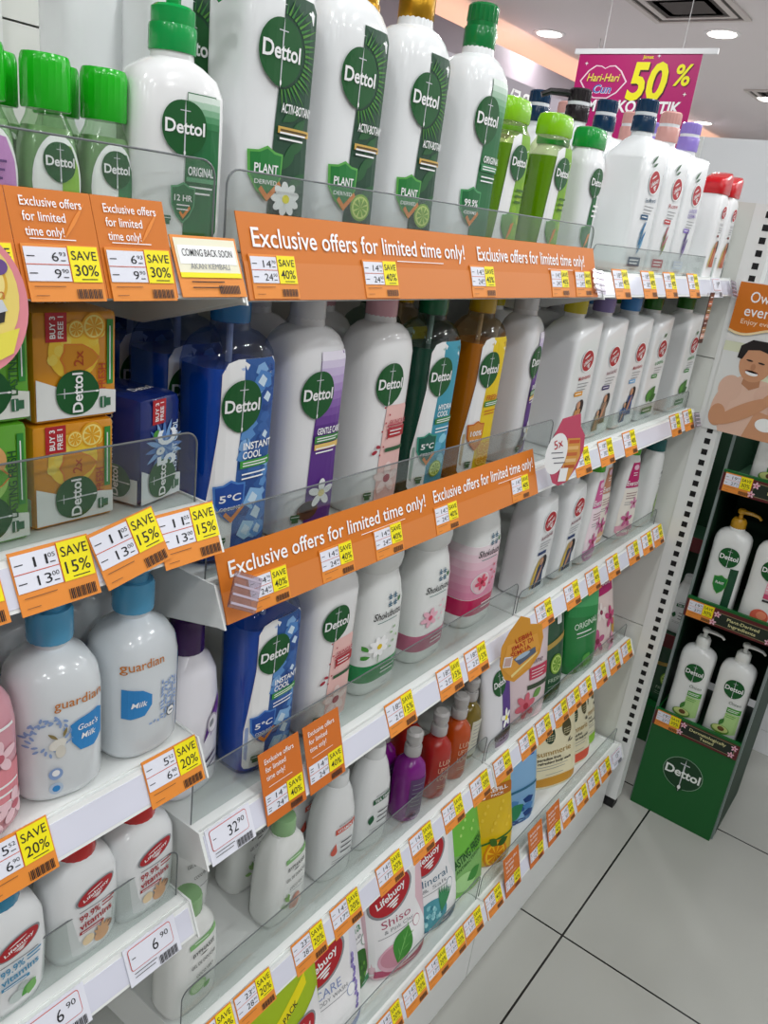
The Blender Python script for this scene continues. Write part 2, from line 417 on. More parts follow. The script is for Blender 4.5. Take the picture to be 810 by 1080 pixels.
# flat flip-top bottles
FLP = [(0,0,0,.029,.018,3),(.003,0,0,.032,.021,3.2),(.010,0,0,.033,.022,3.4),(.07,0,0,.032,.0215,3.4),(.135,0,0,.033,.022,3.4),(.148,0,0,.0315,.021,3),(.156,0,0,.026,.018,2.6),(.160,0,0,.025,.0175,2.6)]
FCAP = [(.160,0,0,.0265,.0185,2.8),(.162,0,0,.0275,.0195,2.8),(.178,0,0,.0272,.0192,2.8),(.184,0,0,.025,.0175,2.8),(.186,0,0,.021,.014,2.6)]
def flip(body_c, cap_c, clear_=None, band_c='#7db02a'):
    def f():
        r = empty('shower_gel_bottle')
        if clear_:
            MB().loft(FLP, clear(clear_)).build('body', r)
            MB().loft([(z+.001, cx, cy, hw-.001, hd-.001, e) for z, cx, cy, hw, hd, e in FLP if z < .14] , liquid(body_c)).build('liquid', r)
        else: MB().loft(FLP, gloss(body_c)).build('body', r)
        flip_cap(r, FCAP, gloss(cap_c)); A = Art()
        if clear_:
            A.poly([(.024,.148),(-.002,.148),(-.011,.142),(-.013,.12),(-.016,.06),(-.019,.02),(-.015,.012),(.022,.012),(.028,.03),(.028,.135)], WHT, 0)
            A.poly([(.003,.148),(.022,.148),(.028,.135),(.0275,.03),(.021,.012),(-.002,.012),(0,.06),(.003,.1)], paper(band_c), 1)
            for k in range(6): A.ell(.009+.006*(k % 3), .028+.013*k, .005, .004, paper(['#a8c83a','#8fbc2c'][k % 2]), 2, k)
        else: A.poly([(.003,.10),(.014,.10),(.0145,.03),(.012,.012),(-.002,.012),(0,.06)], paper('#1d6a38'), 1)
        A.lines(.0045, .088, .017, 3, .0065, paper('#f2f2f2' if not clear_ else '#3f6a1a'), 9, .0026)
        shield(A, -.002, .048, .010, paper('#5f8f3c' if clear_ else '#1d6a38'), LGR, 8); A.poly([(-.002,.030),(.006,.04),(.010,.052),(.004,.05)], LORG, 11)
        recycle(A, -.011, .022, .0033, 9); A.stretch(.028, 1.22, -.029); drop_logo(A, -.003, .118, .0185, 8); label_part(A, 'front_label', r, FLP, .033)
        return r
    return f
BUILD['lime_flip'] = flip('#7cae18', '#8acc14', '#eef4d8'); BUILD['white_flip'] = flip(W_BOT, '#129a3c')

# square-shouldered pump bottles with a slanted top
REC = [(0,0,0,.046,.031,6),(.003,0,0,.049,.034,9),(.008,0,0,.050,.035,11),(.10,0,0,.0495,.0345,11),(.150,0,0,.0485,.0345,11,.12),(.184,0,0,.0475,.034,11,.32),(.1875,0,0,.0455,.0325,9,.32),(.197,0,0,.030,.026,4,.24),(.202,0,0,.020,.019,2.4,.08),(.204,0,0,.0165,.0165,2),(.213,0,0,.016,.016,2)]
def rec_art(A, accent, motif, words, chip=True):
    red_oval(A, .020, .140, .0165, 3, .5, asp=1.0)
    v = .112
    for w, c in words: A.text(w, .004, v, .034, .0068, paper(c), 3, 'L', .008, rot=.08); v -= .0085
    A.lines(.004, v, .032, 3, .005, GRY, 3, .0012); v -= .016
    if chip: A.rect(.000, v-.004, .024, v+.0035, paper(accent), 3); A.lines(.002, v, .018, 1, .003, WHT, 4, .0014)
    motif(A)
def m_people(A, c1, c2):
    woman(A, .020, .045, .036, paper('#c89070'), paper('#2a1a18'), paper(c1), 3)
    woman(A, .002, .028, .026, paper('#d0a080'), paper('#241816'), paper(c2), 5)
def m_veg(A):
    leaf(A, .008, .040, .034, .011, paper('#3d7a2a'), 3, .9); leaf(A, .004, .036, .026, .010, paper('#4f8f34'), 4, 1.5); leaf(A, .012, .038, .028, .008, paper('#2d6420'), 4, .4)
    A.rect(-.010, .014, .034, .026, paper('#1f7a34'), 3); A.lines(-.006, .020, .032, 1, .004, WHT, 4, .002); leaf(A, .016, .162, .011, .003, paper('#2d6420'), 6, .8)
def m_spray(c1, c2, box):
    def f(A):
        for k in range(14): leaf(A, .008+.002*(k % 4), .030+.0025*k, .024, .0022, paper(c1 if k % 2 else c2), 3+k % 3, .9+.10*(k % 6))
        A.rect(-.012, .012, .028, .026, paper(box), 4); A.lines(-.008, .0215, .030, 2, .005, WHT, 6, .0018)
        A.lines(-.004, .007, .022, 1, .003, GRY, 5, .0012)
        leaf(A, -.002, .163, .024, .0022, paper('#2a5a34'), 6, .75); leaf(A, .004, .160, .016, .002, paper('#2a5a34'), 6, .5)
    return f
def rec(cap_c, accent, motif, words, name='shampoo_pump_bottle', nz=False):
    def f():
        r = empty(name); MB().loft(REC, gloss('#eef0f1')).build('body', r)
        pump_cap(r, .210, .0185, gloss(cap_c), M('#e6e9ec', .3), .046)
        if nz: MB().tube([(0,0,.246),(-.015,.018,.248),(-.030,.036,.247),(-.038,.046,.241)], [.006,.0055,.005,.004], gloss(cap_c)).build('pump_nozzle', r)
        A = Art(); rec_art(A, accent, motif, words); A.shift(-.020/1.28, 0); A.items = [([(max(min(a*1.28, .0455), -.045), b) for a, b in v], f2, m, L) for v, f2, m, L in A.items]; label_part(A, 'front_label', r, REC, .048)
        return r
    return f
BUILD['rec_navy'] = rec('#0d3352', '#1d5278', m_spray('#3a78a8', '#6fa4c4', '#123f5e'), [('Sea Mineral', '#3c5a74')])
BUILD['rec_pink'] = rec('#e0a8a0', '#c03a3a', m_spray('#b86a78', '#7a9a4a', '#b01e26'), [('Rose', '#b05a60')])
BUILD['rec_lav'] = rec('#9a86d8', '#8a74c8', m_spray('#6a5a90', '#8a7ab0', '#cfd6e6'), [('LAVENDER', '#7a68b0'), ('DERMA', '#7a68b0')])
BUILD['rec_black'] = rec('#241f22', '#333333', m_veg, [('Charcoal', '#333333')], nz=True)
BUILD['rec_yellow'] = rec('#d0c020', '#e8a020', lambda A: m_people(A, '#c88a50', '#d8cc20'), [('Multivitamin', '#b03038')])
BUILD['rec_purple'] = rec('#9080bc', '#3f2f6a', lambda A: m_people(A, '#8a7460', '#b0a080'), [('Anti-hairfall', '#8a4a58')])
BUILD['rec_blue'] = rec('#3f88cc', '#7fb4e0', lambda A: (m_people(A, '#304a80', '#34507c'), A.text('Kids', -.014, .034, .026, .010, paper('#3f78c0'), 9, 'L', .02)), [('Multivitamin', '#b03038')])
BUILD['rec_green'] = rec('#2a6a1e', '#2f8a34', m_veg, [('100%', '#2f8a44')])

# slim bottles with slanted red caps
SLM = [(0,0,0,.029,.020,4),(.003,0,0,.032,.023,5),(.09,0,0,.033,.024,5.5),(.140,0,0,.031,.023,5,.05),(.150,0,0,.028,.021,4),(.153,0,0,.027,.020,4)]
def f_red():
    r = empty('shampoo_bottle'); MB().loft(SLM, gloss('#eeeff0')).build('body', r)
    MB().loft([(.153,0,0,.0285,.0215,4.5),(.155,0,0,.0295,.022,5),(.180,0,0,.029,.022,5,.28),(.186,0,0,.026,.020,4,.30),(.188,0,0,.018,.014,3,.30)], gloss('#c8141e'), 36).build('cap', r)
    A = Art(); red_oval(A, .010, .122, .013, 3, .4, asp=.85)
    A.text('Hairfall', .000, .101, .022, .006, GRY, 3, 'L'); A.lines(.000, .094, .022, 3, .004, GRY, 3, .0011); A.rect(0, .077, .011, .081, paper('#7a2a24'), 3)
    woman(A, .008, .042, .034, paper('#c88a68'), paper('#3a1c14'), paper('#b85a3a'), 3); leaf(A, -.014, .018, .05, .004, paper('#d8c070'), 3, 1.3)
    A.shift(-.006, 0); label_part(A, 'front_label', r, SLM, .032); return r
BUILD['red_slim'] = f_red

# white bottle with waisted shoulder and coloured foot band
SHO = [(0,0,0,.038,.026,2.8),(.003,0,0,.041,.029,3),(.012,0,0,.043,.031,3.2),(.07,0,0,.0435,.031,3.2),(.13,0,0,.041,.030,3),(.155,0,0,.036,.027,2.8),(.168,0,0,.0315,.0245,2.6),(.173,0,0,.0305,.024,2.6)]
SHC = [(.173,0,0,.0305,.024,2.6),(.178,0,0,.034,.027,2.6),(.190,0,0,.0355,.0285,2.6),(.205,0,0,.034,.027,2.6),(.212,0,0,.028,.022,2.4),(.214,0,0,.02,.016,2.2)]
def sho(foot, fl_petal, fl_core, daisy=False, grad=None):
    def f():
        r = empty('body_foam_bottle'); MB().loft(SHO, gloss('#eceeec')).build('body', r)
        MB().loft(SHC, gloss('#e6e8e6'), 36).build('cap', r)
        if grad:
            for k, c in enumerate(grad): band(SHO, .048+.0115*k, .0595+.0115*k, gloss(c), .0003).build('tinted_sleeve' if k == 0 else 'sleeve_band', r)
        band(SHO, .022, .047, gloss(foot)).build('foot_band', r)
        A = Art(); A.text('Shokubutsu', .008, .118, .048, .0105, BLK, 4, bold=.005, shear=.25); A.lines(-.010, .108, .034, 1, .003, paper('#4a7a74'), 4, .001)
        for k in range(4):
            u, v = .008+.009*(k % 2), .141-.010*(k//2); A.rect(u-.0035, v-.0008, u+.0035, v+.0008, paper('#3f6a84'), 4); A.rect(u-.0008, v-.004, u+.0008, v+.004, paper('#3f6a84'), 4); A.rect(u-.003, v-.0035, u+.003, v-.002, paper('#3f6a84'), 4)
        leaf(A, .022, .130, .009, .0022, paper('#3c7a44'), 4, 1.0)
        A.lines(.004, .037, .026, 2, .006, WHT, 4, .0016); A.lines(.008, .013, .012, 1, .003, GRY, 4, .001)
        if grad: A.ell(-.004, .072, .0165, .0165, WHT, 3); A.ell(-.004, .072, .0155, .0155, paper('#f0c8d2'), 4)
        flower(A, -.004, .074, .015 if not grad else .012, paper(fl_petal), paper(fl_core), 6, 8 if daisy else 6)
        if daisy: leaf(A, -.018, .070, .012, .003, paper('#4a9a3a'), 5, 2.4); leaf(A, -.016, .062, .012, .003, paper('#4a9a3a'), 5, 3.4); A.rect(-.0045, .050, -.0035, .064, paper('#4a9a3a'), 5)
        for k in range(5): A.ell(.016+.005*(k % 3), .066+.007*k, .0024, .0016, paper(fl_petal if not daisy else '#9ac08a'), 5, k, 8)
        A.shift(-.010, 0); A.items = [([(max(min(a*1.16, .040), -.040), b) for a, b in v], f2, m, L) for v, f2, m, L in A.items]; label_part(A, 'front_label', r, SHO, .042); return r
    return f
BUILD['sho_green'] = sho('#1f8a4a', '#ffffff', '#e8c81a', True); BUILD['sho_pink'] = sho('#c06a86', '#efb8c8', '#d84a6a')
BUILD['sho_rose'] = sho('#c41f5a', '#e0506e', '#a01838', grad=['#e894b4','#ea9fbb','#edacc4','#efb9cd','#f2c8d7','#f4d6e1','#f4e3e9'])

# white shampoo bottle without pump, dark foil cap
WSH = [(0,0,0,.040,.027,4),(.003,0,0,.043,.030,5),(.10,0,0,.042,.030,5.5),(.150,0,0,.040,.029,5,.15),(.170,0,0,.037,.027,4,.25),(.178,0,0,.026,.020,3,.15),(.181,0,0,.020,.017,2.2)]
def f_wsh():
    r = empty('shampoo_bottle'); MB().loft(WSH, gloss('#e9ebec')).build('body', r); screw_cap(r, .181, .019, .026, gloss('#e2e4e6'))
    A = Art(); red_oval(A, .014, .138, .018, 3, .5, asp=.95); A.text('Anti-hairfall', -.006, .110, .036, .007, paper('#8a4a58'), 3, 'L', .01, rot=.1)
    A.lines(-.006, .101, .034, 3, .0048, GRY, 3, .0012); A.rect(-.008, .079, .018, .085, paper('#28406e'), 3)
    woman(A, .010, .040, .040, paper('#c09070'), paper('#1c1618'), paper('#2c3c60'), 3); leaf(A, -.014, .014, .062, .005, paper('#d8b850'), 3, 1.3)
    A.shift(-.012, 0); A.items = [([(max(a*1.15, -.040), b) for a, b in v], f2, m, L) for v, f2, m, L in A.items]; label_part(A, 'front_label', r, WSH, .042); return r
BUILD['white_shampoo'] = f_wsh

# curved lotion bottles with trapezium labels
EVR = [(0,0,0,.028,.019,2.6),(.004,0,0,.034,.022,2.8),(.02,0,0,.0385,.024,3),(.05,0,0,.039,.024,3),(.10,0,0,.034,.022,2.8),(.15,0,0,.026,.018,2.5),(.178,0,0,.0215,.016,2.3),(.186,0,0,.018,.0145,2),(.188,0,0,.0165,.0135,2)]
def ever(top_c, foot_c, cap_c, pale):
    def f():
        r = empty('body_lotion_bottle'); MB().loft(EVR, gloss('#eeefee')).build('body', r); screw_cap(r, .188, .017, .022, gloss(cap_c))
        A = Art(); A.poly([(-.010,.172),(.012,.172),(.024,.118),(-.022,.118)], paper(top_c), 1)
        A.poly([(-.022,.116),(.024,.116),(.031,.06),(.030,.02),(.018,.008),(-.018,.008),(-.030,.02),(-.030,.06)], paper(pale), 1)
        A.poly([(.030,.03),(.030,.02),(.018,.008),(-.018,.008),(-.030,.02),(-.031,.032),(0,.038)], paper(foot_c), 2)
        A.ell(.001, .162, .008, .006, paper('#e8c0d4'), 3); A.lines(-.006, .150, .014, 2, .005, WHT, 3, .0016); A.text('Eversoft', 0, .128, .040, .011, WHT, 3, bold=.015, shear=.2)
        A.lines(-.018, .106, .036, 3, .0055, paper('#8a5a5a'), 3, .0015); A.lines(-.019, .086, .022, 2, .005, GRY, 3, .0012)
        flower(A, .012, .082, .014, paper('#d890b4'), paper('#8a2a4a'), 4, 5); flower(A, -.004, .048, .018, paper('#d06a9a'), paper('#8a2038'), 7, 5)
        leaf(A, -.010, .066, .022, .004, WHT, 5, -.6); label_part(A, 'front_label', r, EVR, .036); return r
    return f
BUILD['ever_pink'] = ever('#cf5a96', '#d89ac0', '#4aa420', '#f3e2e8'); BUILD['ever_magenta'] = ever('#c01c6a', '#e8a8bc', '#4aa420', '#f2ece2')
BUILD['ever_beige'] = ever('#c88a6a', '#e0b890', '#d8dcda', '#efe6dc'); BUILD['ever_green'] = ever('#0f8a4a', '#a8d0a0', '#e0e4e2', '#f0f2ee')
TEA = [(0,0,0,.028,.020,3),(.003,0,0,.031,.023,3.2),(.02,0,0,.033,.024,3.2),(.12,0,0,.031,.023,3),(.165,0,0,.027,.020,2.8),(.175,0,0,.022,.018,2.4),(.178,0,0,.021,.0175,2.2)]
def f_teal():
    r = empty('shampoo_bottle'); MB().loft(TEA, gloss('#e8eae9')).build('body', r); screw_cap(r, .178, .0225, .026, gloss('#0b5a5a'), top=.021)
    A = Art(); A.text('Hair', .008, .128, .018, .008, BLK, 3, 'L', .01); A.lines(.004, .116, .022, 3, .007, GRY, 3, .0014)
    for k in range(6): leaf(A, .008+.003*(k % 3), .02+.009*k, .02, .005, paper(['#8ab84a', '#b4d07a'][k % 2]), 3, .7+.2*(k % 3))
    label_part(A, 'front_label', r, TEA, .030); return r
BUILD['white_teal'] = f_teal

# translucent round pump bottles, pink and milky
RND = [(0,0,0,.030,.028,2.4),(.003,0,0,.033,.031,2.6),(.010,0,0,.036,.034,2.8),(.095,0,0,.036,.034,2.8),(.110,0,0,.034,.032,2.6),(.120,0,0,.028,.027,2.4),(.126,0,0,.018,.018,2.1),(.130,0,0,.013,.013,2),(.142,0,0,.0125,.0125,2)]
def milky(body_c, cap_c, art, name='body_wash_pump_bottle'):
    def f():
        r = empty(name); MB().loft(RND, M(body_c, .2, 0, 0, .3)).build('body', r)
        b = MB(); b.lathe([(.0175,.136),(.018,.138),(.018,.160),(.0165,.163)], gloss(cap_c), n=40, ribs=.02); b.lathe([(.0125,.163),(.0125,.170),(.015,.172),(.015,.186),(.013,.188)], gloss(cap_c), n=28)
        b.build('pump_cap', r); A = Art(); art(A); label_part(A, 'front_label', r, RND, .036, 16); return r
    return f
def a_goat(A):
    O = paper('#c87a2a'); B = paper('#2f86c8'); P = paper('#8aa4d0')
    A.text('guardian', .010, .094, .040, .0085, O, 3, bold=.005)
    A.poly([(.002,.072),(.010,.076),(.026,.079),(.030,.076),(.030,.052),(.022,.045),(.010,.046),(.003,.056)], B, 3); A.text("Goat's", .017, .068, .018, .0055, WHT, 5, bold=.01, shear=.2); A.text('Milk', .017, .059, .013, .0055, WHT, 5, bold=.01, shear=.2)
    for k in range(38):
        a = 2*PI*k/38*1.4+.8; R = .011+.006*((k*7) % 5)/5; A.ell(-.014+R*math.cos(a)*1.1, .066+R*math.sin(a)*1.1, .0024, .0011, P, 3, a*1.7, 8)
    A.ell(-.008, .058, .007, .005, paper('#e4e2d8'), 4, .4); A.ell(-.006, .051, .004, .006, paper('#d8d4c8'), 5)
    leaf(A, -.008, .063, .010, .0014, paper('#8a7a4a'), 6, 2.4); leaf(A, -.004, .064, .009, .0013, paper('#8a7a4a'), 6, 1.2)
    A.ell(-.010, .030, .0055, .0055, P, 3); A.ell(-.010, .031, .003, .003, WHT, 4); A.ell(-.010, .016, .0055, .0055, paper('#b8cade'), 3); A.ell(-.010, .016, .003, .003, B, 4)
def a_goat_side(A):
    O = paper('#c87a2a'); B = paper('#2f86c8'); P = paper('#8aa4d0')
    A.text('guardian', -.012, .098, .038, .0085, O, 3, bold=.005)
    A.poly([(-.030,.077),(-.014,.073),(-.005,.066),(-.005,.056),(-.012,.047),(-.024,.046),(-.030,.048)], B, 3); A.text('Milk', -.017, .060, .014, .0055, WHT, 5, bold=.01, shear=.2)
    for k in range(40): A.ell(.006+.004*(k % 5), .040+.0045*(k//5)+.001*(k % 3), .0023, .0010, P, 3, k*1.3, 8)
    for k in range(8): A.ell(-.006+.004*k, .036+.001*(k % 2), .0018, .001, P, 3, k, 8)
    A.ell(.016, .040, .0052, .0052, paper('#5a6a7a'), 4); A.ell(.016, .040, .0042, .0042, WHT, 5); A.rect(.0135, .0392, .0185, .0408, paper('#5a6a7a'), 6)
    A.rect(.031, .012, .0335, .112, paper('#6aa8dc'), 2)
def a_flowers(A):
    A.rect(-.020, .030, .034, .064, paper('#e08a94'), 2); A.lines(-.006, .048, .034, 3, .008, WHT, 4, .002)
    for u, v in ((.012,.074),(.024,.026),(-.010,.084),(.002,.020)): flower(A, u, v, .015, paper('#eec8d0'), paper('#c06070'), 4, 5)
    A.lines(-.004, .098, .030, 1, .004, WHT, 4, .0022)
BUILD['goat'] = milky('#e0e5e8', '#4f9cc4', a_goat); BUILD['goat_side'] = milky('#dee4e8', '#4f9cc4', a_goat_side); BUILD['pink_flower'] = milky('#d89aa6', '#c87888', a_flowers)

# white bottle with purple screw cap
PUR = [(0,0,0,.031,.023,2.8),(.003,0,0,.034,.026,3),(.01,0,0,.036,.028,3),(.10,0,0,.035,.027,3),(.14,0,0,.031,.025,2.8),(.157,0,0,.024,.021,2.5),(.163,0,0,.017,.017,2),(.166,0,0,.016,.016,2)]
def f_pur():
    r = empty('lotion_bottle'); MB().loft(PUR, gloss('#eceaf0')).build('body', r); screw_cap(r, .166, .0185, .036, gloss('#3a1650'), top=.0175)
    A = Art(); leaf(A, .002, .062, .055, .004, paper('#5a2a80'), 3, 1.15); leaf(A, .012, .066, .05, .003, paper('#7a4aa0'), 3, 1.3); A.ell(.014, .082, .008, .012, paper('#b8b0be'), 4); A.ell(.014, .082, .0065, .010, paper('#e8e4ea'), 5); leaf(A, .010, .078, .011, .003, GRY, 6, 1.2)
    leaf(A, -.006, .030, .036, .0016, paper('#4a4060'), 3, .5); leaf(A, .004, .026, .026, .001, paper('#4a4060'), 3, .5); label_part(A, 'front_label', r, PUR, .035); return r
BUILD['purple_cap'] = f_pur

# low white hand wash bottles with red oval
VIT = [(0,0,0,.028,.019,2.8),(.003,0,0,.031,.022,3),(.015,0,0,.034,.025,3.2),(.06,0,0,.0355,.026,3.4),(.09,0,0,.034,.025,3.2),(.103,0,0,.029,.022,2.8),(.110,0,0,.020,.018,2.3),(.113,0,0,.018,.017,2)]
def vit(acc, cap_c, sub, motif):
    def f():
        r = empty('body_wash_bottle'); MB().loft(VIT, gloss('#e8eaeb')).build('body', r); screw_cap(r, .113, .0185, .018, gloss(cap_c), top=.0175)
        A = Art(); red_oval(A, .004, .079, .019, 3, .28, asp=.42); A.lines(-.013, .064, .034, 1, .003, GRY, 3, .0011)
        A.text('99.9%', -.013, .056, .021, .0078, paper(acc), 3, 'L', .015, rot=.1); A.lines(.010, .061, .014, 2, .004, paper(acc), 3, .0015)
        A.text('vitamins', -.013, .0465, .034, .0078, paper(acc), 3, 'L', .02, rot=.1); A.rect(-.013, .037, .012, .0405, paper(acc), 3); A.lines(-.011, .0388, .02, 1, .002, WHT, 4, .001)
        motif(A); label_part(A, 'front_label', r, VIT, .034); return r
    return f
def m_hand(A):
    S = paper('#caa078'); A.ell(.010, .022, .008, .007, S, 4)
    for k in range(5): leaf(A, .010, .024, .016-.002*abs(k-2), .0018, S, 5, .7+.42*k)
    A.ell(.016, .029, .006, .005, paper('#8a6a58'), 3); A.ell(-.004, .026, .006, .006, paper('#e6d0a8'), 3)
def m_mint(A):
    leaf(A, .004, .018, .018, .005, paper('#5aa84a'), 4, .7); leaf(A, .010, .016, .016, .005, paper('#7ab864'), 5, 1.2); A.ell(0, .022, .007, .006, paper('#c8d4d0'), 3); A.ell(.006, .030, .005, .004, paper('#b8c4c0'), 3)
BUILD['vit_red'] = vit('#a8202a', '#c81e1e', 'x', m_hand); BUILD['vit_blue'] = vit('#4a94bc', '#2f8ab0', 'x', m_mint)

# gel bottles with pale green cap and band
BYP = [(0,0,0,.030,.020,3),(.003,0,0,.034,.023,3.2),(.012,0,0,.0365,.025,3.4),(.06,0,0,.036,.025,3.4),(.10,0,0,.034,.0235,3.2),(.120,0,0,.029,.021,2.8),(.130,0,0,.022,.018,2.4),(.135,0,0,.017,.016,2),(.138,0,0,.0165,.0155,2)]
def byp_art(A, L=3, h=1.0):
    G = paper('#86b878'); A.poly([(-.014,.101*h),(.027,.105*h),(.027,.112*h),(-.014,.108*h)], G, L); A.lines(-.008, .107*h, .02, 1, .003, paper('#e0eede'), L+1, .0012)
    A.text('BYPHASSE', .006, .092*h, .032, .0062, BLK, L, bold=.003, rot=.08); leaf(A, .000, .0848*h, .012, .0009, BLK, L, .1)
    A.text('GEL DE DOUCHE', .006, .075*h, .036, .0050, paper('#4a4a4a'), L, bold=.005, rot=.08); A.text('COCO VERT', .008, .058*h, .026, .0048, paper('#4a4a4a'), L, bold=.003, rot=.08); A.lines(-.004, .051*h, .026, 1, .003, GRY, L, .0009)
def byp(sub):
    def f():
        r = empty('shower_gel_bottle'); MB().loft(BYP, gloss('#e9ebe8')).build('body', r); screw_cap(r, .138, .0165, .022, gloss('#8fb884'), top=.0158)
        A = Art(); byp_art(A)
        if sub == 'coco': A.ell(-.002, .040, .012, .010, paper('#a8d494'), 3); A.ell(-.002, .040, .009, .0075, paper('#cfe8bc'), 4); leaf(A, .006, .03, .012, .004, paper('#7ab864'), 5, .6)
        else:
            for k in range(5): A.ell(.004+.005*(k % 3), .024+.006*(k//2), .007, .0055, paper(['#e0b0a0','#d89a88','#ecccc0'][k % 3]), 3+k % 2, k)
            leaf(A, -.004, .036, .016, .003, paper('#8ab46a'), 6, 2.2); leaf(A, -.006, .030, .014, .003, paper('#8ab46a'), 6, 2.8); leaf(A, -.006, .040, .012, .0025, paper('#8ab46a'), 6, 1.7)
        label_part(A, 'front_label', r, BYP, .035); return r
    return f
BUILD['byp_coco'] = byp('coco'); BUILD['byp_peach'] = byp('peach')
TUB = [(0,0,0,.017,.017,2),(.022,0,0,.018,.018,2),(.024,0,0,.022,.021,2.1),(.06,0,0,.0255,.020,2.2),(.11,0,0,.029,.013,2.2),(.150,0,0,.031,.003,2.2),(.160,0,0,.0315,.0012,2.2)]
def tube_(name, body, art, mat=None, cap='#e0e4e0', hw=.029):
    def f():
        r = empty(name); MB().loft([S for S in TUB if S[0] >= .024], mat or gloss(body)).build('body', r); MB().loft([S for S in TUB if S[0] <= .024], gloss(cap), 32).build('cap', r)
        A = Art(); art(A); secs = [S for S in TUB if S[0] >= .024]; label_part(A, 'front_label', r, secs, hw); return r
    return f
def a_byptube(A):
    G = paper('#6fa45e'); A.rect(-.026, .128, .026, .136, G, 3); A.lines(-.02, .132, .03, 1, .003, paper('#e0eede'), 4, .0013)
    A.text('BYPHASSE', .002, .116, .038, .0068, BLK, 3, bold=.003); leaf(A, -.006, .108, .014, .0009, BLK, 3, 0); A.text('GEL DE DOUCHE', .002, .098, .036, .0054, paper('#4a4a4a'), 3); A.text('COCO VERT', .004, .078, .024, .0046, paper('#4a4a4a'), 3); A.lines(0, .062, .014, 1, .003, GRY, 3, .001)
BUILD['byp_tube'] = tube_('shower_gel_tube', '#eaecea', a_byptube)

# plain white conditioner bottles
VTE = [(0,0,0,.029,.021,2.8),(.003,0,0,.032,.024,3),(.012,0,0,.034,.0255,3),(.07,0,0,.034,.0255,3),(.11,0,0,.0315,.024,2.8),(.14,0,0,.025,.020,2.5),(.152,0,0,.020,.018,2.2),(.156,0,0,.0185,.0175,2)]
def vte(word, acc, drop):
    def f():
        r = empty('shower_gel_bottle'); MB().loft(VTE, gloss('#e8eaea')).build('body', r); screw_cap(r, .156, .018, .020, gloss('#e0e2e2'), ribs=.0, top=.017)
        A = Art(); a = paper(acc); A.text('essentials', .010, .099, .026, .0048, GRY, 3, rot=.1); A.poly([(-.008,.083),(.030,.087),(.030,.096),(-.008,.092)], a, 3); A.text(word, .011, .0895, .032, .0056, WHT, 4, bold=.015, rot=.1)
        (leaf(A, -.010, .048, .018, .0055, a, 3, 1.4) if not drop else (A.ell(-.008, .054, .0055, .006, a, 3), A.poly([(-.0125,.057),(-.006,.069),(-.003,.057)], a, 3)))
        for k in range(3): A.lines(.004, .066-.009*k, .022, 1, .003, paper('#55565a'), 3, .0022)
        A.lines(-.010, .038, .036, 2, .004, GRY, 3, .0009); A.shift(-.005, 0); label_part(A, 'front_label', r, VTE, .033); return r
    return f
BUILD['vitamin_e'] = vte('VITAMIN E', '#d8604e', True); BUILD['tea_tree'] = vte('TEA TREE', '#1d5c38', False)

# small translucent pump bottles
SML = [(0,0,0,.020,.020,2.2),(.003,0,0,.0235,.0235,2.3),(.010,0,0,.025,.025,2.4),(.085,0,0,.025,.025,2.4),(.100,0,0,.0225,.0225,2.2),(.108,0,0,.016,.016,2),(.112,0,0,.012,.012,2),(.120,0,0,.0115,.0115,2)]
def small(body_c, words, wc, pan=None):
    def f():
        r = empty('shower_gel_bottle'); MB().loft(SML, M(body_c, .1, 0, .2, .4)).build('body', r)
        b = MB(); C = M('#cfccca', .25, 0, .25, .2); b.lathe([(.0135,.117),(.014,.118),(.014,.132),(.013,.134)], C, n=36, ribs=.02); b.lathe([(.0095,.134),(.0095,.140),(.013,.142),(.0135,.155),(.010,.159)], C, n=28); b.build('pump_cap', r)
        A = Art()
        if pan: A.rect(-.010, .012, .020, .084, paper(pan), 1); A.lines(-.006, .074, .020, 6, .008, GRY, 3, .0014)
        for k, w in enumerate(words): A.text(w, .006, .074-.0145*k, .024, .0105, paper(wc), 3, bold=-.004)
        A.lines(-.004, .028, .020, 2, .004, paper(wc), 3, .0009); label_part(A, 'front_label', r, SML, .0245, 12); return r
    return f
BUILD['small_purple'] = small('#8a1a8e', [], '#8a5a90', '#5a3a68'); BUILD['small_red'] = small('#bc2a1e', ['LUX', 'UPTO', 'LOVE'], '#e8c8a8'); BUILD['small_orange'] = small('#cc5210', ['LUX', 'UPTO', 'LOVE'], '#e8c8a8'); BUILD['small_olive'] = small('#84701a', [], '#d0d0c0', '#d4d2c0')

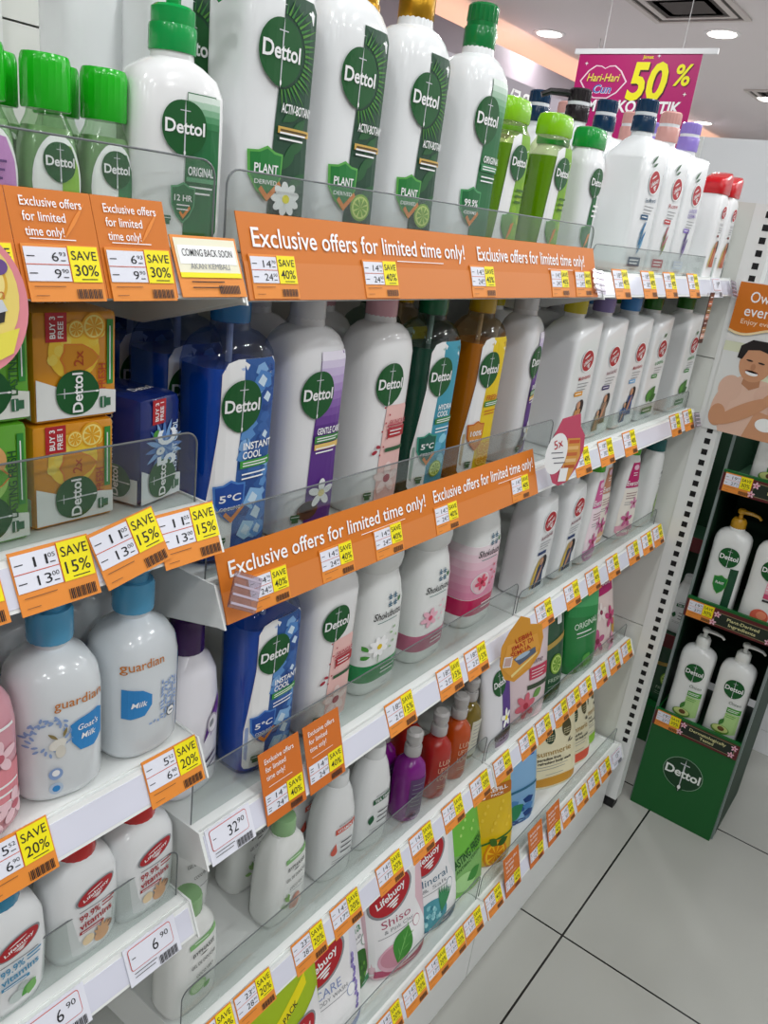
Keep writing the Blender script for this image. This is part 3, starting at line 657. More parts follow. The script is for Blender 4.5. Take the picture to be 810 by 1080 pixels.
# hand sanitizers and hand wash
SAN = [(0,0,0,.017,.011,2.6),(.002,0,0,.0195,.013,2.8),(.008,0,0,.0205,.014,3),(.04,0,0,.021,.0142,3),(.058,0,0,.0195,.0135,2.8),(.068,0,0,.0165,.0125,2.5),(.075,0,0,.013,.0115,2.2),(.080,0,0,.012,.011,2)]
def san(acc, sub, pink=False):
    def f():
        r = empty('hand_sanitizer_bottle'); MB().loft(SAN, clear('#dcecd8', .14)).build('body', r)
        MB().loft([(z+.001, cx, cy, hw-.001, hd-.001, e) for z, cx, cy, hw, hd, e in SAN if z < .07], M('#c0dcb2', .08, 0, .35, .2)).build('liquid', r)
        b = MB(); b.lathe([(.0148,.079),(.0155,.080),(.0155,.106),(.0150,.109),(.0142,.111)], gloss('#1cb81c'), n=44, ribs=.035); b.build('cap', r)
        A = Art(); A.ell(0, .036, .0175, .0295, WHT, 0); A.ell(0, .036, .0165, .0285, paper('#f4f6f2'), 1)
        A.poly([(.002,.060),(.009,.059),(.0145,.046),(.0155,.032),(.012,.014),(.006,.0085),(.001,.0085)], paper(acc), 2)
        if not pink:
            drop_logo(A, 0, .049, .0118, 5); A.text(sub, .0025, .0285, .011, .0026, WHT, 6, 'L', .02); A.lines(.0025, .024, .010, 3, .003, WHT, 6, .0007); A.lines(-.012, .030, .011, 4, .003, GRY, 6, .0007)
            shield(A, .002, .014, .0045, paper('#1d6a38'), LGR, 6)
        else: A.lines(-.008, .045, .016, 3, .005, paper('#6a3a80'), 6, .0015)
        label_part(A, 'front_label', r, SAN, .0195); return r
    return f
BUILD['san_refresh'] = san('#8cbf3a', 'REFRESH'); BUILD['san_original'] = san('#2a7a46', 'ORIGINAL'); BUILD['san_pink'] = san('#c88ac8', '', True)
HWS = [(0,0,0,.031,.020,3),(.003,0,0,.034,.023,3.2),(.010,0,0,.036,.025,3.5),(.08,0,0,.0365,.025,3.5),(.106,0,0,.036,.0245,3.3),(.117,0,0,.032,.022,2.9),(.124,0,0,.022,.018,2.4),(.127,0,0,.0155,.0155,2),(.134,0,0,.015,.015,2)]
def f_hw():
    r = empty('hand_wash_bottle'); MB().loft(HWS, gloss('#ececec')).build('body', r); G = gloss('#0fa04c')
    b = MB(); b.lathe([(.0165,.131),(.017,.132),(.017,.146),(.0165,.148)], G, n=44, ribs=.02); b.lathe([(.015,.148),(.0155,.150),(.0155,.158),(.013,.160)], G, n=32); b.build('pump_collar', r)
    nozzle(r, .172, G, .034, -.25)
    A = Art(); det_c = paper('#176a38')
    A.poly([(.001,.106),(.024,.106),(.028,.098),(.0285,.06),(.0285,.014),(.025,.009),(0,.009)], det_c, 1)
    for k in range(5): A.rect(.0012, .084+.0042*k, .0282, .0885+.0042*k, paper(['#2b7a45','#4d9162','#7cae89','#abcbb3','#dce9df'][k]), 2)
    drop_logo(A, -.001, .083, .0175, 6); A.text('ORIGINAL', .0025, .055, .021, .006, WHT, 5, 'L', .02); A.rect(.0015, .0475, .027, .0505, paper('#5aa070'), 4); A.lines(.003, .044, .020, 2, .004, WHT, 5, .0012)
    shield(A, -.001, .033, .0095, det_c, paper('#5aa070'), 6); A.text('12 HR', -.001, .036, .014, .0042, WHT, 9, bold=.015); A.lines(-.006, .031, .010, 2, .003, WHT, 9, .0008); A.poly([(-.004,.0255),(-.001,.0215),(.005,.029),(.004,.031),(-.001,.0245),(-.003,.027)], LORG, 9)
    recycle(A, -.013, .020, .003, 6); label_part(A, 'front_label', r, HWS, .0355); return r
BUILD['hand_wash'] = f_hw
# ------------------------------------------------------------------ pump bottles of the display stand
def f_stand(kind):
    def f():
        r = empty('body_wash_pump_bottle'); MB().loft(DET, gloss('#e4e6e4')).build('body', r)
        W = gloss('#e2e4e0' if kind != 'gold' else '#b98a20'); b = MB(); b.lathe([(.017,.2175),(.0175,.219),(.017,.234),(.013,.240)], W, n=40, ribs=.03); b.build('pump_collar', r); nozzle(r, .250, W, .045, 0, r=.006, up=.004)
        A = Art()
        if kind == 'avocado':
            drop_logo(A, .006, .150, .0235, 6); A.text('Onsen', .018, .112, .028, .0085, paper('#5a6a5a'), 5, shear=.3)
            A.rect(.004, .085, .036, .099, paper('#4a9a34'), 4); A.lines(.006, .094, .026, 2, .004, WHT, 5, .0014); A.poly([(.004,.083),(.036,.083),(.037,.03),(.0,.02)], paper('#a8cc84'), 3); A.lines(.006, .078, .022, 2, .005, LGR, 5, .0014)
            A.ell(.002, .034, .022, .012, paper('#5a8a34'), 6); A.ell(.002, .036, .019, .009, paper('#c8d484'), 7); A.ell(.004, .037, .008, .006, paper('#6a4a28'), 8); leaf(A, -.004, .044, .024, .005, paper('#3c7a2c'), 6, 1.2); A.rect(-.026, .008, .036, .020, paper('#b4d0bc'), 3)
        elif kind == 'peach':
            drop_logo(A, .006, .150, .0235, 6); A.rect(.004, .095, .036, .120, paper('#e8a8b8'), 4); A.rect(.004, .082, .036, .094, paper('#c84a70'), 4); A.rect(.004, .074, .036, .079, BLK, 4); A.lines(.006, .112, .026, 2, .008, WHT, 5, .002)
            A.ell(.008, .036, .020, .018, paper('#d8604a'), 6); A.ell(.012, .040, .011, .010, paper('#e88a6a'), 7); A.ell(-.012, .022, .014, .006, paper('#e8c0b0'), 5)
        else:
            drop_logo(A, .006, .150, .0235, 6); shield(A, .002, .080, .016, paper('#1d7a34'), LGR, 6); A.text('PLANT', .002, .084, .019, .0062, WHT, 9, bold=.02); A.rect(.016, .012, .034, .125, paper('#11422a'), 4)
        label_part(A, 'front_label', r, DET, .041); return r
    return f
BUILD['stand_avocado'] = f_stand('avocado'); BUILD['stand_peach'] = f_stand('peach'); BUILD['stand_gold'] = f_stand('gold')

# ------------------------------------------------------------------ refill pouches and tubes
def pouch_secs(W, H, T, lean, gus=.9, tw=1.0):
    t = math.tan(math.radians(lean)); o = []
    for z, a, b in ((0,gus*.93,.85),(.04,gus,1),(.12,.97,1),(.35,1,.92),(.6,1,.7),(.82,1,.34),(.94,1,.06),(1,1,.03)):
        k = 1-(1-tw)*max(0, (z-.3)/.7); o.append((z*H, 0, t*z*H, W/2*a*k, max(T/2*b, .0012), 2.3))
    return o
def pouch(W, H, T, col, art, lean=14, tw=1.0, name='refill_pouch', rough=.3, spout=None):
    def f():
        r = empty(name); S = pouch_secs(W, H, T, lean, tw=tw); MB().loft(S, M(col, rough, 0, 0, .3), 48).build('pouch_body', r)
        A = Art(); art(A, W, H); label_part(A, 'front_print', r, S, W/2*min(1, tw+.1), 12, [H*k/12 for k in range(1, 12)])
        if spout:
            t = math.tan(math.radians(lean))*H; MB().box(-W*.2, t-.003, H-.002, W*.2, t+.003, H+.02, gloss(spout), .002).build('spout_tab', r)
        return r
    return f
def a_life(word, sub, acc, fruit, pack=True):
    def f(A, W, H):
        w = W/2*.94
        A.poly([(-w,.01),(w*.92,.01),(w*.95,H*.30),(w*.62,H*.60),(w*.88,H*.96),(-w,H*.96)], paper('#f0eff0'), 1)
        A.poly([(-w*.9,.008),(w*.9,.008),(w*.9,.022),(0,.016),(-w*.9,.022)], paper(acc), 3); A.lines(-w*.4, .013, w*.8, 1, .003, WHT, 5, .001)
        red_oval(A, -w*.18, H*.76, w*.72, 4, .22, asp=.52)
        A.text(word, -w*.12, H*.54, min(w*1.25, .013*len(word)), H*.075, paper(acc), 4, bold=-.004); A.text(sub, -w*.05, H*.465, w*1.0, H*.035, GRY, 4); A.lines(-w*.75, H*.42, w*1.4, 1, .004, GRY, 4, .001)
        A.ell(w*.55, H*.40, w*.14, w*.14, paper(acc), 4); A.ell(w*.55, H*.40, w*.125, w*.125, WHT, 5)
        fruit(A, w, H)
        if pack: A.ell(-w*.05, H*.955, w*.42, H*.045, YEL, 6); A.text('PACK', -w*.05, H*.953, w*.5, H*.032, BLK, 7, bold=.02)
    return f
def fr_shiso(A, w, H):
    A.ell(-w*.30, H*.20, w*.52, H*.13, paper('#d8a8b8'), 5); A.ell(-w*.30, H*.21, w*.44, H*.10, paper('#c48898'), 6)
    leaf(A, -w*.25, H*.13, H*.34, w*.36, paper('#3f8a34'), 8, 1.0); leaf(A, -w*.25, H*.13, H*.33, .0012, paper('#7ab864'), 9, 1.0)
    for k in range(6): leaf(A, -w*.25+k*w*.10, H*.13+k*H*.045, H*.10, .001, paper('#6aa854'), 9, 1.0+(.7 if k % 2 else -.7))
def fr_min(A, w, H):
    A.ell(-w*.25, H*.20, w*.6, H*.15, paper('#4f97a4'), 5)
    for k in range(30): A.ell(-w*.25+w*.45*math.cos(k*2.4)*((k % 7)/7), H*.20+H*.11*math.sin(k*2.4)*((k % 7)/7), w*.07, w*.06, paper(['#7fc0c8','#3a7f90','#a8d8dc'][k % 3]), 6+k % 2, k, 8)
    for k in range(6): leaf(A, w*.10, H*.18, H*.26, w*.05, paper('#3f8a5a'), 8, .8+.16*k)
def fr_matcha(A, w, H):
    A.ell(-w*.1, H*.18, w*.75, H*.16, paper('#2f6a1e'), 5, .5)
    for k in range(46): A.ell(-w*.1+w*.6*math.cos(k*2.4)*((k % 9)/9), H*.18+H*.13*math.sin(k*2.4)*((k % 9)/9), w*.05, w*.04, paper(['#4f8f2a','#23581a','#6aa83a'][k % 3]), 6+k % 2, k, 8)
def fr_lav(A, w, H):
    for k in range(12): A.ell(w*.7+.002*(k % 3), H*.2+H*.04*k, w*.07, H*.018, paper(['#7a6ab0','#9a8cc8'][k % 2]), 5, k, 8)
def a_care(A, W, H):
    w = W/2*.94; a_life('CARE', 'BODY WASH', '#8a9ac8', fr_lav, False)(A, W, H)
    A.poly([(-w,H*.90),(w*.98,H*.97),(w*.98,H*.88),(-w,H*.80)], YEL, 7); A.text('PACK', -w*.42, H*.862, w*.75, H*.05, BLK, 9, bold=.02, rot=.10)
BUILD['p_shiso'] = pouch(.140, .176, .050, '#e6c2cc', a_life('Shiso', '& Pink Clay', '#b04a68', fr_shiso)); BUILD['p_mineral'] = pouch(.135, .178, .050, '#e4eaea', a_life('Mineral', '& Salt', '#3a6a84', fr_min))
BUILD['p_matcha'] = pouch(.140, .200, .050, '#e6ebe2', a_life('Matcha', '& Aloe', '#3a8a5a', fr_matcha, False)); BUILD['p_care'] = pouch(.140, .180, .050, '#e8e6f0', a_care)
def a_value(A, W, H):
    w = W/2*.94; A.poly([(-w,H*.96),(w,H*.96),(w,H*.5),(-w,H*.36)], paper('#a8c41a'), 1); A.poly([(-w,H*.56),(w*.6,H*.80),(w*.6,H*.72),(-w,H*.48)], YEL, 3); A.text('VALUE PACK', -w*.30, H*.615, w*1.1, H*.04, BLK, 4, bold=.01, rot=.32)
    A.poly([(-w*.5,H*.42),(w*.9,H*.62),(w*.9,.01),(-w*.6,.01)], paper('#f0eff0'), 4); red_oval(A, w*.1, H*.42, w*.55, 6, .3, asp=.52)
BUILD['p_value'] = pouch(.14, .195, .05, '#9ab81a', a_value)
def a_refill(base, tagc, word, deco):
    def f(A, W, H):
        w = W/2*.94
        A.rrect(-w*.62, H*.80, w*.92, H*.925, .004, paper(tagc), 5)
        A.rrect(-w*.50, H*.815, -w*.26, H*.88, .003, WHT, 6); A.rect(-w*.43, H*.88, -w*.33, H*.905, WHT, 6); A.text('REFILL', w*.30, H*.878, w*.85, H*.038, WHT, 6, bold=.02); A.text('PACK', w*.25, H*.83, w*.55, H*.025, WHT, 6, bold=.01)
        deco(A, w, H)
    return f
def d_green(A, w, H):
    A.poly([(-w,.01),(w,.01),(w,H*.28),(-w,H*.40)], paper('#7fb466'), 2); A.text('LASTING FRESH', w*.15, H*.34, w*1.5, H*.075, paper('#1d5a24'), 5, bold=.02, rot=.28); A.text('ANTIBACTERIAL', w*.15, H*.27, w*1.2, H*.03, paper('#1d5a24'), 5, rot=.28)
    A.ell(-w*.1, H*.12, w*.5, H*.07, paper('#a8d490'), 4); leaf(A, 0, H*.12, w*.7, w*.16, paper('#3f8a3a'), 5, .3)
    for k in range(10): A.ell(-w*.6+w*.13*k, H*(.5+.05*(k % 4)), w*.05, w*.05, paper('#b4e47a'), 3, 0, 10)
def d_yellow(A, w, H):
    A.poly([(-w,H*.30),(w,H*.36),(w,H*.335),(-w,H*.275)], paper('#2f6a2a'), 4); slice_(A, w*.1, H*.14, w*.50, paper('#d8860e'), paper('#f4c42a'), 4); leaf(A, w*.15, H*.25, w*.5, w*.13, paper('#2f5a1e'), 8, .3); leaf(A, w*.15, H*.25, w*.45, w*.13, paper('#3f6a24'), 8, 2.4)
    for k in range(12): A.ell(-w*.7+w*.13*k, H*(.45+.07*(k % 5)), w*.06, w*.06, paper('#e8c83a'), 3, 0, 10)
def d_blue(A, w, H):
    for k in range(26): A.poly([(w*(-.8+.28*(k % 6))+q[0]*w*.22, H*(.03+.085*(k//6))+q[1]*H*.05) for q in ((-.5,-.6),(.6,-.9),(1,.4),(.1,1),(-.9,.5))], paper(['#2a5a9a','#4f8ac4','#86b8e0','#1f4684'][k % 4]), 3+k % 2)
    A.poly([(-w,H*.42),(w,H*.47),(w,H*.44),(-w,H*.39)], paper('#2a6a8a'), 6); leaf(A, -w*.2, H*.10, w*.7, w*.2, paper('#2f8a5a'), 6, .5)
BUILD['p_green'] = pouch(.130, .230, .046, '#6fc03a', a_refill('', '#3f8a3c', '', d_green), 16, .86); BUILD['p_yellow'] = pouch(.128, .170, .05, '#dcb80c', a_refill('', '#b86a0e', '', d_yellow), 10, .84); BUILD['p_blue'] = pouch(.170, .172, .05, '#84b4dc', a_refill('', '#2458a4', '', d_blue), 12)
def a_crystal(A, W, H):
    for k in range(40): A.poly([(W*(-.42+.14*(k % 7))+q[0]*W*.09, H*(.30+.11*(k//7))+q[1]*H*.06) for q in ((-.5,-.6),(.6,-.9),(1,.4),(.1,1),(-.9,.5))], paper(['#5fa4c4','#8cc4dc','#b8e0ec','#3f84ac'][k % 4]), 2+k % 2)
BUILD['p_crystal'] = pouch(.13, .225, .03, '#6aa8c8', a_crystal)
def a_pinkback(A, W, H):
    for k in range(9): A.lines(-W*.4, H*(.3+.07*k), W*.8, 1, .004, paper('#d89ab0'), 2, .0012)
    A.text('x', W*.2, H*.88, .006, .006, paper('#8a3a5a'), 3); A.text('x', -W*.2, H*.88, .006, .006, paper('#8a3a5a'), 3)
BUILD['p_pink'] = pouch(.13, .222, .03, '#e4b2c2', a_pinkback); BUILD['p_white'] = pouch(.12, .19, .03, '#dfe3e2', lambda A, W, H: A.poly([(-W*.4,H*.1),(W*.4,H*.1),(W*.1,H*.3)], paper('#4a6a50'), 2))
def a_summ(top):
    def f(A, W, H):
        w = W/2*.94
        A.poly([(-w,.008),(w,.008),(w,H*.11),(w*.4,H*.13),(-w*.4,H*.13),(-w,H*.11)], paper(top), 2)
        A.poly([(-w,H*.97),(w,H*.97),(w,H*.86),(w*.4,H*.83),(-w*.4,H*.83),(-w,H*.86)], paper(top), 2)
        A.ell(w*.20, H*.74, w*.42, H*.14, paper('#d8a03c' if top == '#c8902c' else top), 3); A.ell(-w*.72, H*.60, w*.28, H*.12, paper('#c8963c'), 3)
        for k in range(36): A.ell(w*(-.12+.08*(k % 9)), H*(.79-.022*(k//9)), w*.022, w*.022, paper('#4a3a10'), 5, 0, 8)
        for u, v, c in ((-.15,.55,'#1d3a24'),(.55,.58,'#4a4420')):
            A.poly([(w*u+w*.2*math.cos(2*PI*k/24), H*v+H*.085*math.sin(2*PI*k/24)*(1.25 if math.sin(2*PI*k/24) > 0 else 1)) for k in range(24)], paper(c), 4)
            for k in range(15): A.ell(w*(u-.12+.06*(k % 5)), H*(v-.05+.022*(k//5)), w*.018, w*.018, paper('#d8d0a8'), 5, 0, 8)
        A.text('summerie', 0, H*.385, w*1.35, H*.058, paper('#a8843c'), 4); A.text('paradise fruit', -w*.22, H*.325, w*.9, H*.028, BLK, 4, bold=.02); A.text('refreshing body wash', 0, H*.285, w*1.3, H*.028, BLK, 4, bold=.02); A.lines(-w*.7, H*.245, w*1.2, 2, .006, GRY, 4, .0011); A.lines(-w*.4, H*.16, w*.7, 1, .004, GRY, 4, .001)
        leaf(A, w*.55, H*.43, w*.2, .0015, BLK, 4, .8); leaf(A, w*.6, H*.43, w*.2, .0015, BLK, 4, .3)
    return f
BUILD['p_orange'] = pouch(.165, .215, .055, '#e8e0bc', a_summ('#c8902c'), 16); BUILD['p_coral'] = pouch(.125, .222, .048, '#e6dfbe', a_summ('#d8543a'), 16); BUILD['p_limetop'] = pouch(.100, .228, .045, '#e8e2c4', a_summ('#8fc42a'), 14)
def a_cherry(A, W, H):
    w = W/2*.94; A.rect(-w, H*.05, w, H*.80, paper('#e6c0c6'), 1)
    for k in range(7): A.lines(-w*.6, H*(.7-.07*k), w*1.2, 1, .004, paper('#7a3a44'), 3, .003)
    for k in range(6): A.ell(w*(-.6+.24*k), H*(.12+.05*(k % 3)), w*.2, w*.2, paper(['#b05a64','#d88a92'][k % 2]), 3)
    leaf(A, -w*.5, H*.84, w*1.3, .003, paper('#4a3a3a'), 4, .45); leaf(A, w*.4, H*.82, w*1.1, .003, paper('#4a3a3a'), 4, 2.2)
BUILD['p_cherry'] = pouch(.082, .235, .045, '#e2e2e0', a_cherry, 10)
def a_dp(A, W, H):
    w = W/2*.94; A.poly([(w*.1,H*.97),(w,H*.97),(w,.02),(-w*.1,.02),(w*.0,H*.4)], paper('#5a3a8a'), 1)
    for k in range(5): A.poly([(w*.08,H*(.65+.065*k)),(w,H*(.65+.065*k)),(w,H*(.72+.065*k)),(w*.1,H*(.72+.065*k))], paper(['#6a4a98','#7f62aa','#9a84be','#b4a4d0','#ccc2e0'][k]), 2)
    drop_logo(A, -w*.15, H*.60, w*.50, 4); A.text('REFILL', w*.45, H*.63, w*.8, H*.045, WHT, 4, 'C', .02, rot=.2); flower(A, w*.25, H*.26, w*.42, WHT, YEL, 4, 5); A.ell(w*.1, H*.13, w*.75, H*.05, paper('#4a3a3c'), 4); A.rect(-w*.6, .01, w*.85, H*.11, paper('#86788c'), 4)
BUILD['p_purple'] = pouch(.095, .215, .04, '#e4e4e8', a_dp, 10)
def a_rosetube(A, W, H):
    w = W/2*.94; A.poly([(-w,H*.97),(w,H*.97),(w,H*.90),(0,H*.87),(-w,H*.90)], paper('#b83a50'), 3); A.text('Vaseline', 0, H*.60, w*1.2, H*.06, paper('#7a5a64'), 4, shear=.2)
    A.rect(-w*.1, H*.42, w*.9, H*.54, paper('#c83a58'), 4); A.lines(0, H*.505, w*.75, 3, .006, WHT, 5, .0014); A.rect(-w*.2, H*.33, w*.95, H*.375, paper('#3a4a34'), 4); flower(A, -w*.25, H*.18, w*.45, paper('#d86a7a'), paper('#b83a4a'), 4, 6); leaf(A, w*.1, H*.24, w*.5, w*.14, paper('#6a9a4a'), 3, .5); A.rect(-w*.8, .008, w*.8, H*.05, paper('#e8c8cc'), 3)
BUILD['p_rose'] = pouch(.125, .205, .045, '#e0ccd0', a_rosetube, 8, rough=.12)
def a_lime(A, W, H):
    w = W/2*.94; A.poly([(-w,H*.97),(w,H*.97),(w,H*.86),(-w,H*.82)], paper('#1d7a34'), 2); A.poly([(-w,H*.50),(w,H*.58),(w,H*.63),(-w,H*.55)], paper('#b89a4a'), 3); slice_(A, w*.1, H*.36, w*.5, paper('#6fa02a'), paper('#c4dc7a'), 4); A.text('FRESH', 0, H*.22, w*1.0, H*.04, paper('#b4c8b0'), 4); A.lines(-w*.5, H*.16, w, 2, .006, paper('#8aa88a'), 4, .0012)
    A.rrect(w*.2, H*.72, w*.6, H*.80, .003, WHT, 4); A.rect(w*.3, H*.80, w*.5, H*.84, WHT, 4)
BUILD['p_lime'] = pouch(.090, .225, .04, '#0c4a26', a_lime, 8)
def a_orig(A, W, H):
    w = W/2*.94; A.poly([(-w,H*.97),(w,H*.97),(w,H*.62),(-w,H*.70)], paper('#4aa464'), 1); A.poly([(-w,H*.70),(w,H*.62),(w,H*.52),(-w,H*.60)], paper('#2a8a48'), 1); A.text('ORIGINAL', 0, H*.50, w*1.45, H*.06, paper('#d8ecd8'), 3, bold=.01, rot=.06); A.lines(-w*.6, H*.42, w*.9, 1, .005, WHT, 3, .0025); A.lines(-w*.6, H*.38, w*1.2, 1, .005, WHT, 3, .0012); leaf(A, -w*.1, .012, H*.16, w*.3, paper('#5aa84a'), 3, 1.0)
BUILD['p_original'] = pouch(.125, .225, .045, '#127a34', a_orig, 8)
def a_flow(top, body):
    def f(A, W, H):
        w = W/2*.94; A.poly([(-w*.8,H*.97),(w*.9,H*.97),(w*.8,H*.62),(-w,H*.58)], paper(top), 2); A.ell(0, H*.92, w*.4, H*.035, paper('#d8b0c0'), 3); A.text('Eversoft', 0, H*.72, w*1.3, H*.06, WHT, 4, shear=.2)
        for k, (u, v, r, c) in enumerate([(-.5,.16,.45,'#c05a86'),(.45,.36,.42,'#c8487a'),(-.2,.44,.36,'#f0e4e0'),(.5,.10,.40,'#e0a0b8'),(-.75,.40,.25,'#a83a3a')]): flower(A, w*u, H*v, w*r, paper(c), paper('#8a2a4a'), 4+k, 5)
        A.ell(w*.7, H*.25, w*.18, H*.08, paper('#c89a3a'), 4)
    return f
BUILD['p_flower'] = pouch(.125, .225, .045, '#e8d4d0', a_flow('#b41a68', '')); BUILD['p_flower2'] = pouch(.080, .235, .045, '#e4cfd8', a_flow('#c45aa8', ''), 8); BUILD['p_orangetip'] = pouch(.080, .245, .04, '#e6d8cc', a_flow('#d8641a', ''), 8)

# ------------------------------------------------------------------ soap multipacks
def turn(A):                      # art drawn lying down, turned to read upwards
    A.items = [([(-b, a) for a, b in v], f, m, L) for v, f, m, L in A.items]; return A
def soap(base, foot, kind, W=.066, H=.078, D=.10):
    def f():
        r = empty('soap_multipack'); b = MB(); b.box(-W/2, -D/2, 0, W/2, D/2, H, M(base, .25, 0, 0, .3), .004 if kind != 'cool' else .008); b.build('wrapped_pack', r)
        A = Art(); w = W/2*.955; F = paper(foot)
        A.poly([(-w,.003),(w,.003),(w,.020),(w*.2,.024),(-w*.5,.026),(-w,.032)], F, 1)
        if kind == 'orange':
            for k in range(8): A.ell(-w*.6+w*.17*k, .045+.006*(k % 4), .004, .004, paper('#f0d860'), 1, 0, 10)
            A.ell(-.002, .050, .020, .020, paper('#f0c83a'), 1); slice_(A, w*.42, H*.86, .0095, paper('#e8a81a'), paper('#f8e488'), 2); slice_(A, -w*.02, H*.84, .0065, paper('#e8a81a'), paper('#f8e488'), 2)
        if kind == 'green':
            A.ell(-w*.1, H*.72, .018, .014, paper('#e0a868'), 2); A.ell(-w*.1, H*.73, .012, .009, paper('#d88a54'), 3); leaf(A, -w*.8, H*.80, .02, .006, paper('#3f8a2a'), 2, .4); A.ell(0, .048, .016, .016, paper('#a8d86a'), 1)
        if kind == 'cool':
            for k in range(16): leaf(A, w*.1, H*.52, .024, .0022, paper('#7fa8dc' if k % 2 else '#4f7cc0'), 2, k*.4)
            T = turn(Art().text('5°C', 0, 0, .030, .022, paper('#f2f8ff'), 6, bold=.04)); T.shift(w*.15, H*.52); A.join(T); leaf(A, -w*.5, H*.62, .010, .003, LGR, 5, .8)
        else:
            S = Art(); shield(S, 0, 0, .0105, paper(base), LORG, 2); S.text('2x', 0, .001, .011, .0075, paper('#b84a14'), 5, bold=.01); turn(S); S.items = [([(-a, b) for a, b in v], f2, m, L) if False else (v, f2, m, L) for v, f2, m, L in S.items]; S.shift(w*.05, H*.58); A.join(S)
        B = Art(); B.rect(-.010, -.008, .010, .008, paper('#b41e28'), 2); B.text('BUY 3', 0, .003, .015, .0042, WHT, 3, bold=.02); B.text('FREE 1', 0, -.003, .015, .0042, WHT, 3, bold=.02); turn(B); B.shift(-w*.5 if kind != 'cool' else -w*.2, H*.86); A.join(B)
        word = {'orange': 'FRESH', 'green': 'LASTING FRESH', 'cool': 'INSTANT COOL'}[kind]; N = Art(); N.text(word, 0, 0, .0037*len(word), .0062, paper({'orange': '#b84a14', 'green': '#1d5a24', 'cool': '#d8e6f4'}[kind]), 3, bold=.02); turn(N); N.shift(w*.62, H*.50 if kind != 'orange' else H*.40); A.join(N)
        if kind != 'cool': A.rect(w*.76, H*.32, w*.92, H*.92, paper('#2f8a34'), 2); A.rect(w*.82, H*.36, w*.85, H*.86, WHT, 3)
        G = Art(); drop_logo(G, 0, 0, .0165, 5); turn(G); G.shift(-w*.02, .021); A.join(G); R = Art(); recycle(R, 0, 0, .0042, 5); turn(R); R.shift(w*.70, .012); A.join(R)
        link('front_print', A.mesh('front_print', off=.0004), r, (0, -D/2, 0))
        C = Art(); D2 = D/2*.94; C.poly([(-D2,.003),(D2,.003),(D2,.024),(-D2,.022)], F, 1); G = Art(); drop_logo(G, 0, 0, .014, 5); turn(G); G.shift(D2*.4, .020); C.join(G)
        N = Art(); N.text(word, 0, 0, .0037*len(word), .008, paper('#d8e6f4' if kind == 'cool' else '#1d5a24'), 3, bold=.02); turn(N); N.shift(D2*.2, H*.62); C.join(N)
        link('side_print', C.mesh('side_print', off=.0004), r, (-W/2, 0, 0), (0, 0, -PI/2))
        T = Art(); G = Art(); G.text('Dettol', 0, 0, .024, .008, WHT, 3, bold=.02); T.join(G.shift(0, D*.3)); link('top_print', T.mesh('top_print', off=.0004), r, (0, -D/2, H), (-PI/2, 0, 0))
        return r
    return f
BUILD['soap_orange'] = soap('#d8901a', '#e4e6e4', 'orange'); BUILD['soap_green'] = soap('#5fa82a', '#e4e8e0', 'green', .062, .085); BUILD['soap_cool'] = soap('#12266a', '#dfe3e6', 'cool', .052, .090, .075)

# ------------------------------------------------------------------ price tags and promotional cards
LAV = paper('#dfe0ea')
def t_save(p1, p2, sv, pc):
    A = Art(); R = paper('#c8502a')
    A.rect(-.029, .0155, .004, .0415, LAV, 1); A.rect(.005, .0150, .029, .0430, YEL, 1); A.rect(-.029, .0280, .004, .0286, R, 2); A.rect(.004, .015, .0046, .043, R, 2)
    for p, v in ((p1, .0345), (p2, .0215)):
        a, b = p.split('.'); A.text(a, -.0035, v, .0052*len(a), .0072, BLK, 2, 'R', .0); A.text(b, -.0028, v+.002, .0052, .0032, BLK, 2, 'L'); A.lines(-.0275, v, .006, 1, .004, BLK, 2, .0007); A.lines(-.0022, v-.003, .004, 1, .004, BLK, 2, .0007)
    A.text(sv, .017, .0360, .0205, .0072, BLK, 2, bold=.004); A.text(pc, .0172, .0245, .0190, .0088, BLK, 2, bold=.004); A.lines(.012, .0172, .013, 1, .003, BLK, 2, .0007)
    A.lines(-.026, .0115, .024, 1, .003, paper('#8a5a34'), 2, .0006); A.lines(-.026, .0045, .010, 1, .003, paper('#8a5a34'), 2, .0005)
    for k in range(16): A.rect(.006+.00135*k, .002, .006+.00135*k+(.0009 if (k*5) % 3 else .0005), .0095, BLK, 2)
    return A.mesh('price_tag', base=(-.030, 0, .030, .044, .0006, paper('#e28a34')))
def t_plain(a, b):
    A = Art(); R = paper('#c8504a')
    A.rrect(-.026, .0135, .024, .0355, .003, R, 1); A.rrect(-.0253, .0142, .0233, .0348, .0025, LAV, 2); A.text(a, .0035, .0245, .0065*len(a), .0115, BLK, 3, 'C'); A.text(b, .015, .028, .009, .0055, BLK, 3, 'C'); A.lines(-.023, .025, .004, 1, .003, BLK, 3, .0008)
    A.lines(-.024, .0105, .026, 2, .0035, BLK, 3, .0007)
    for k in range(16): A.rect(.004+.0014*k, .0015, .004+.0014*k+(.0009 if (k*5) % 3 else .0005), .010, BLK, 3)
    return A.mesh('price_tag', base=(-.030, 0, .030, .038, .0006, LAV))
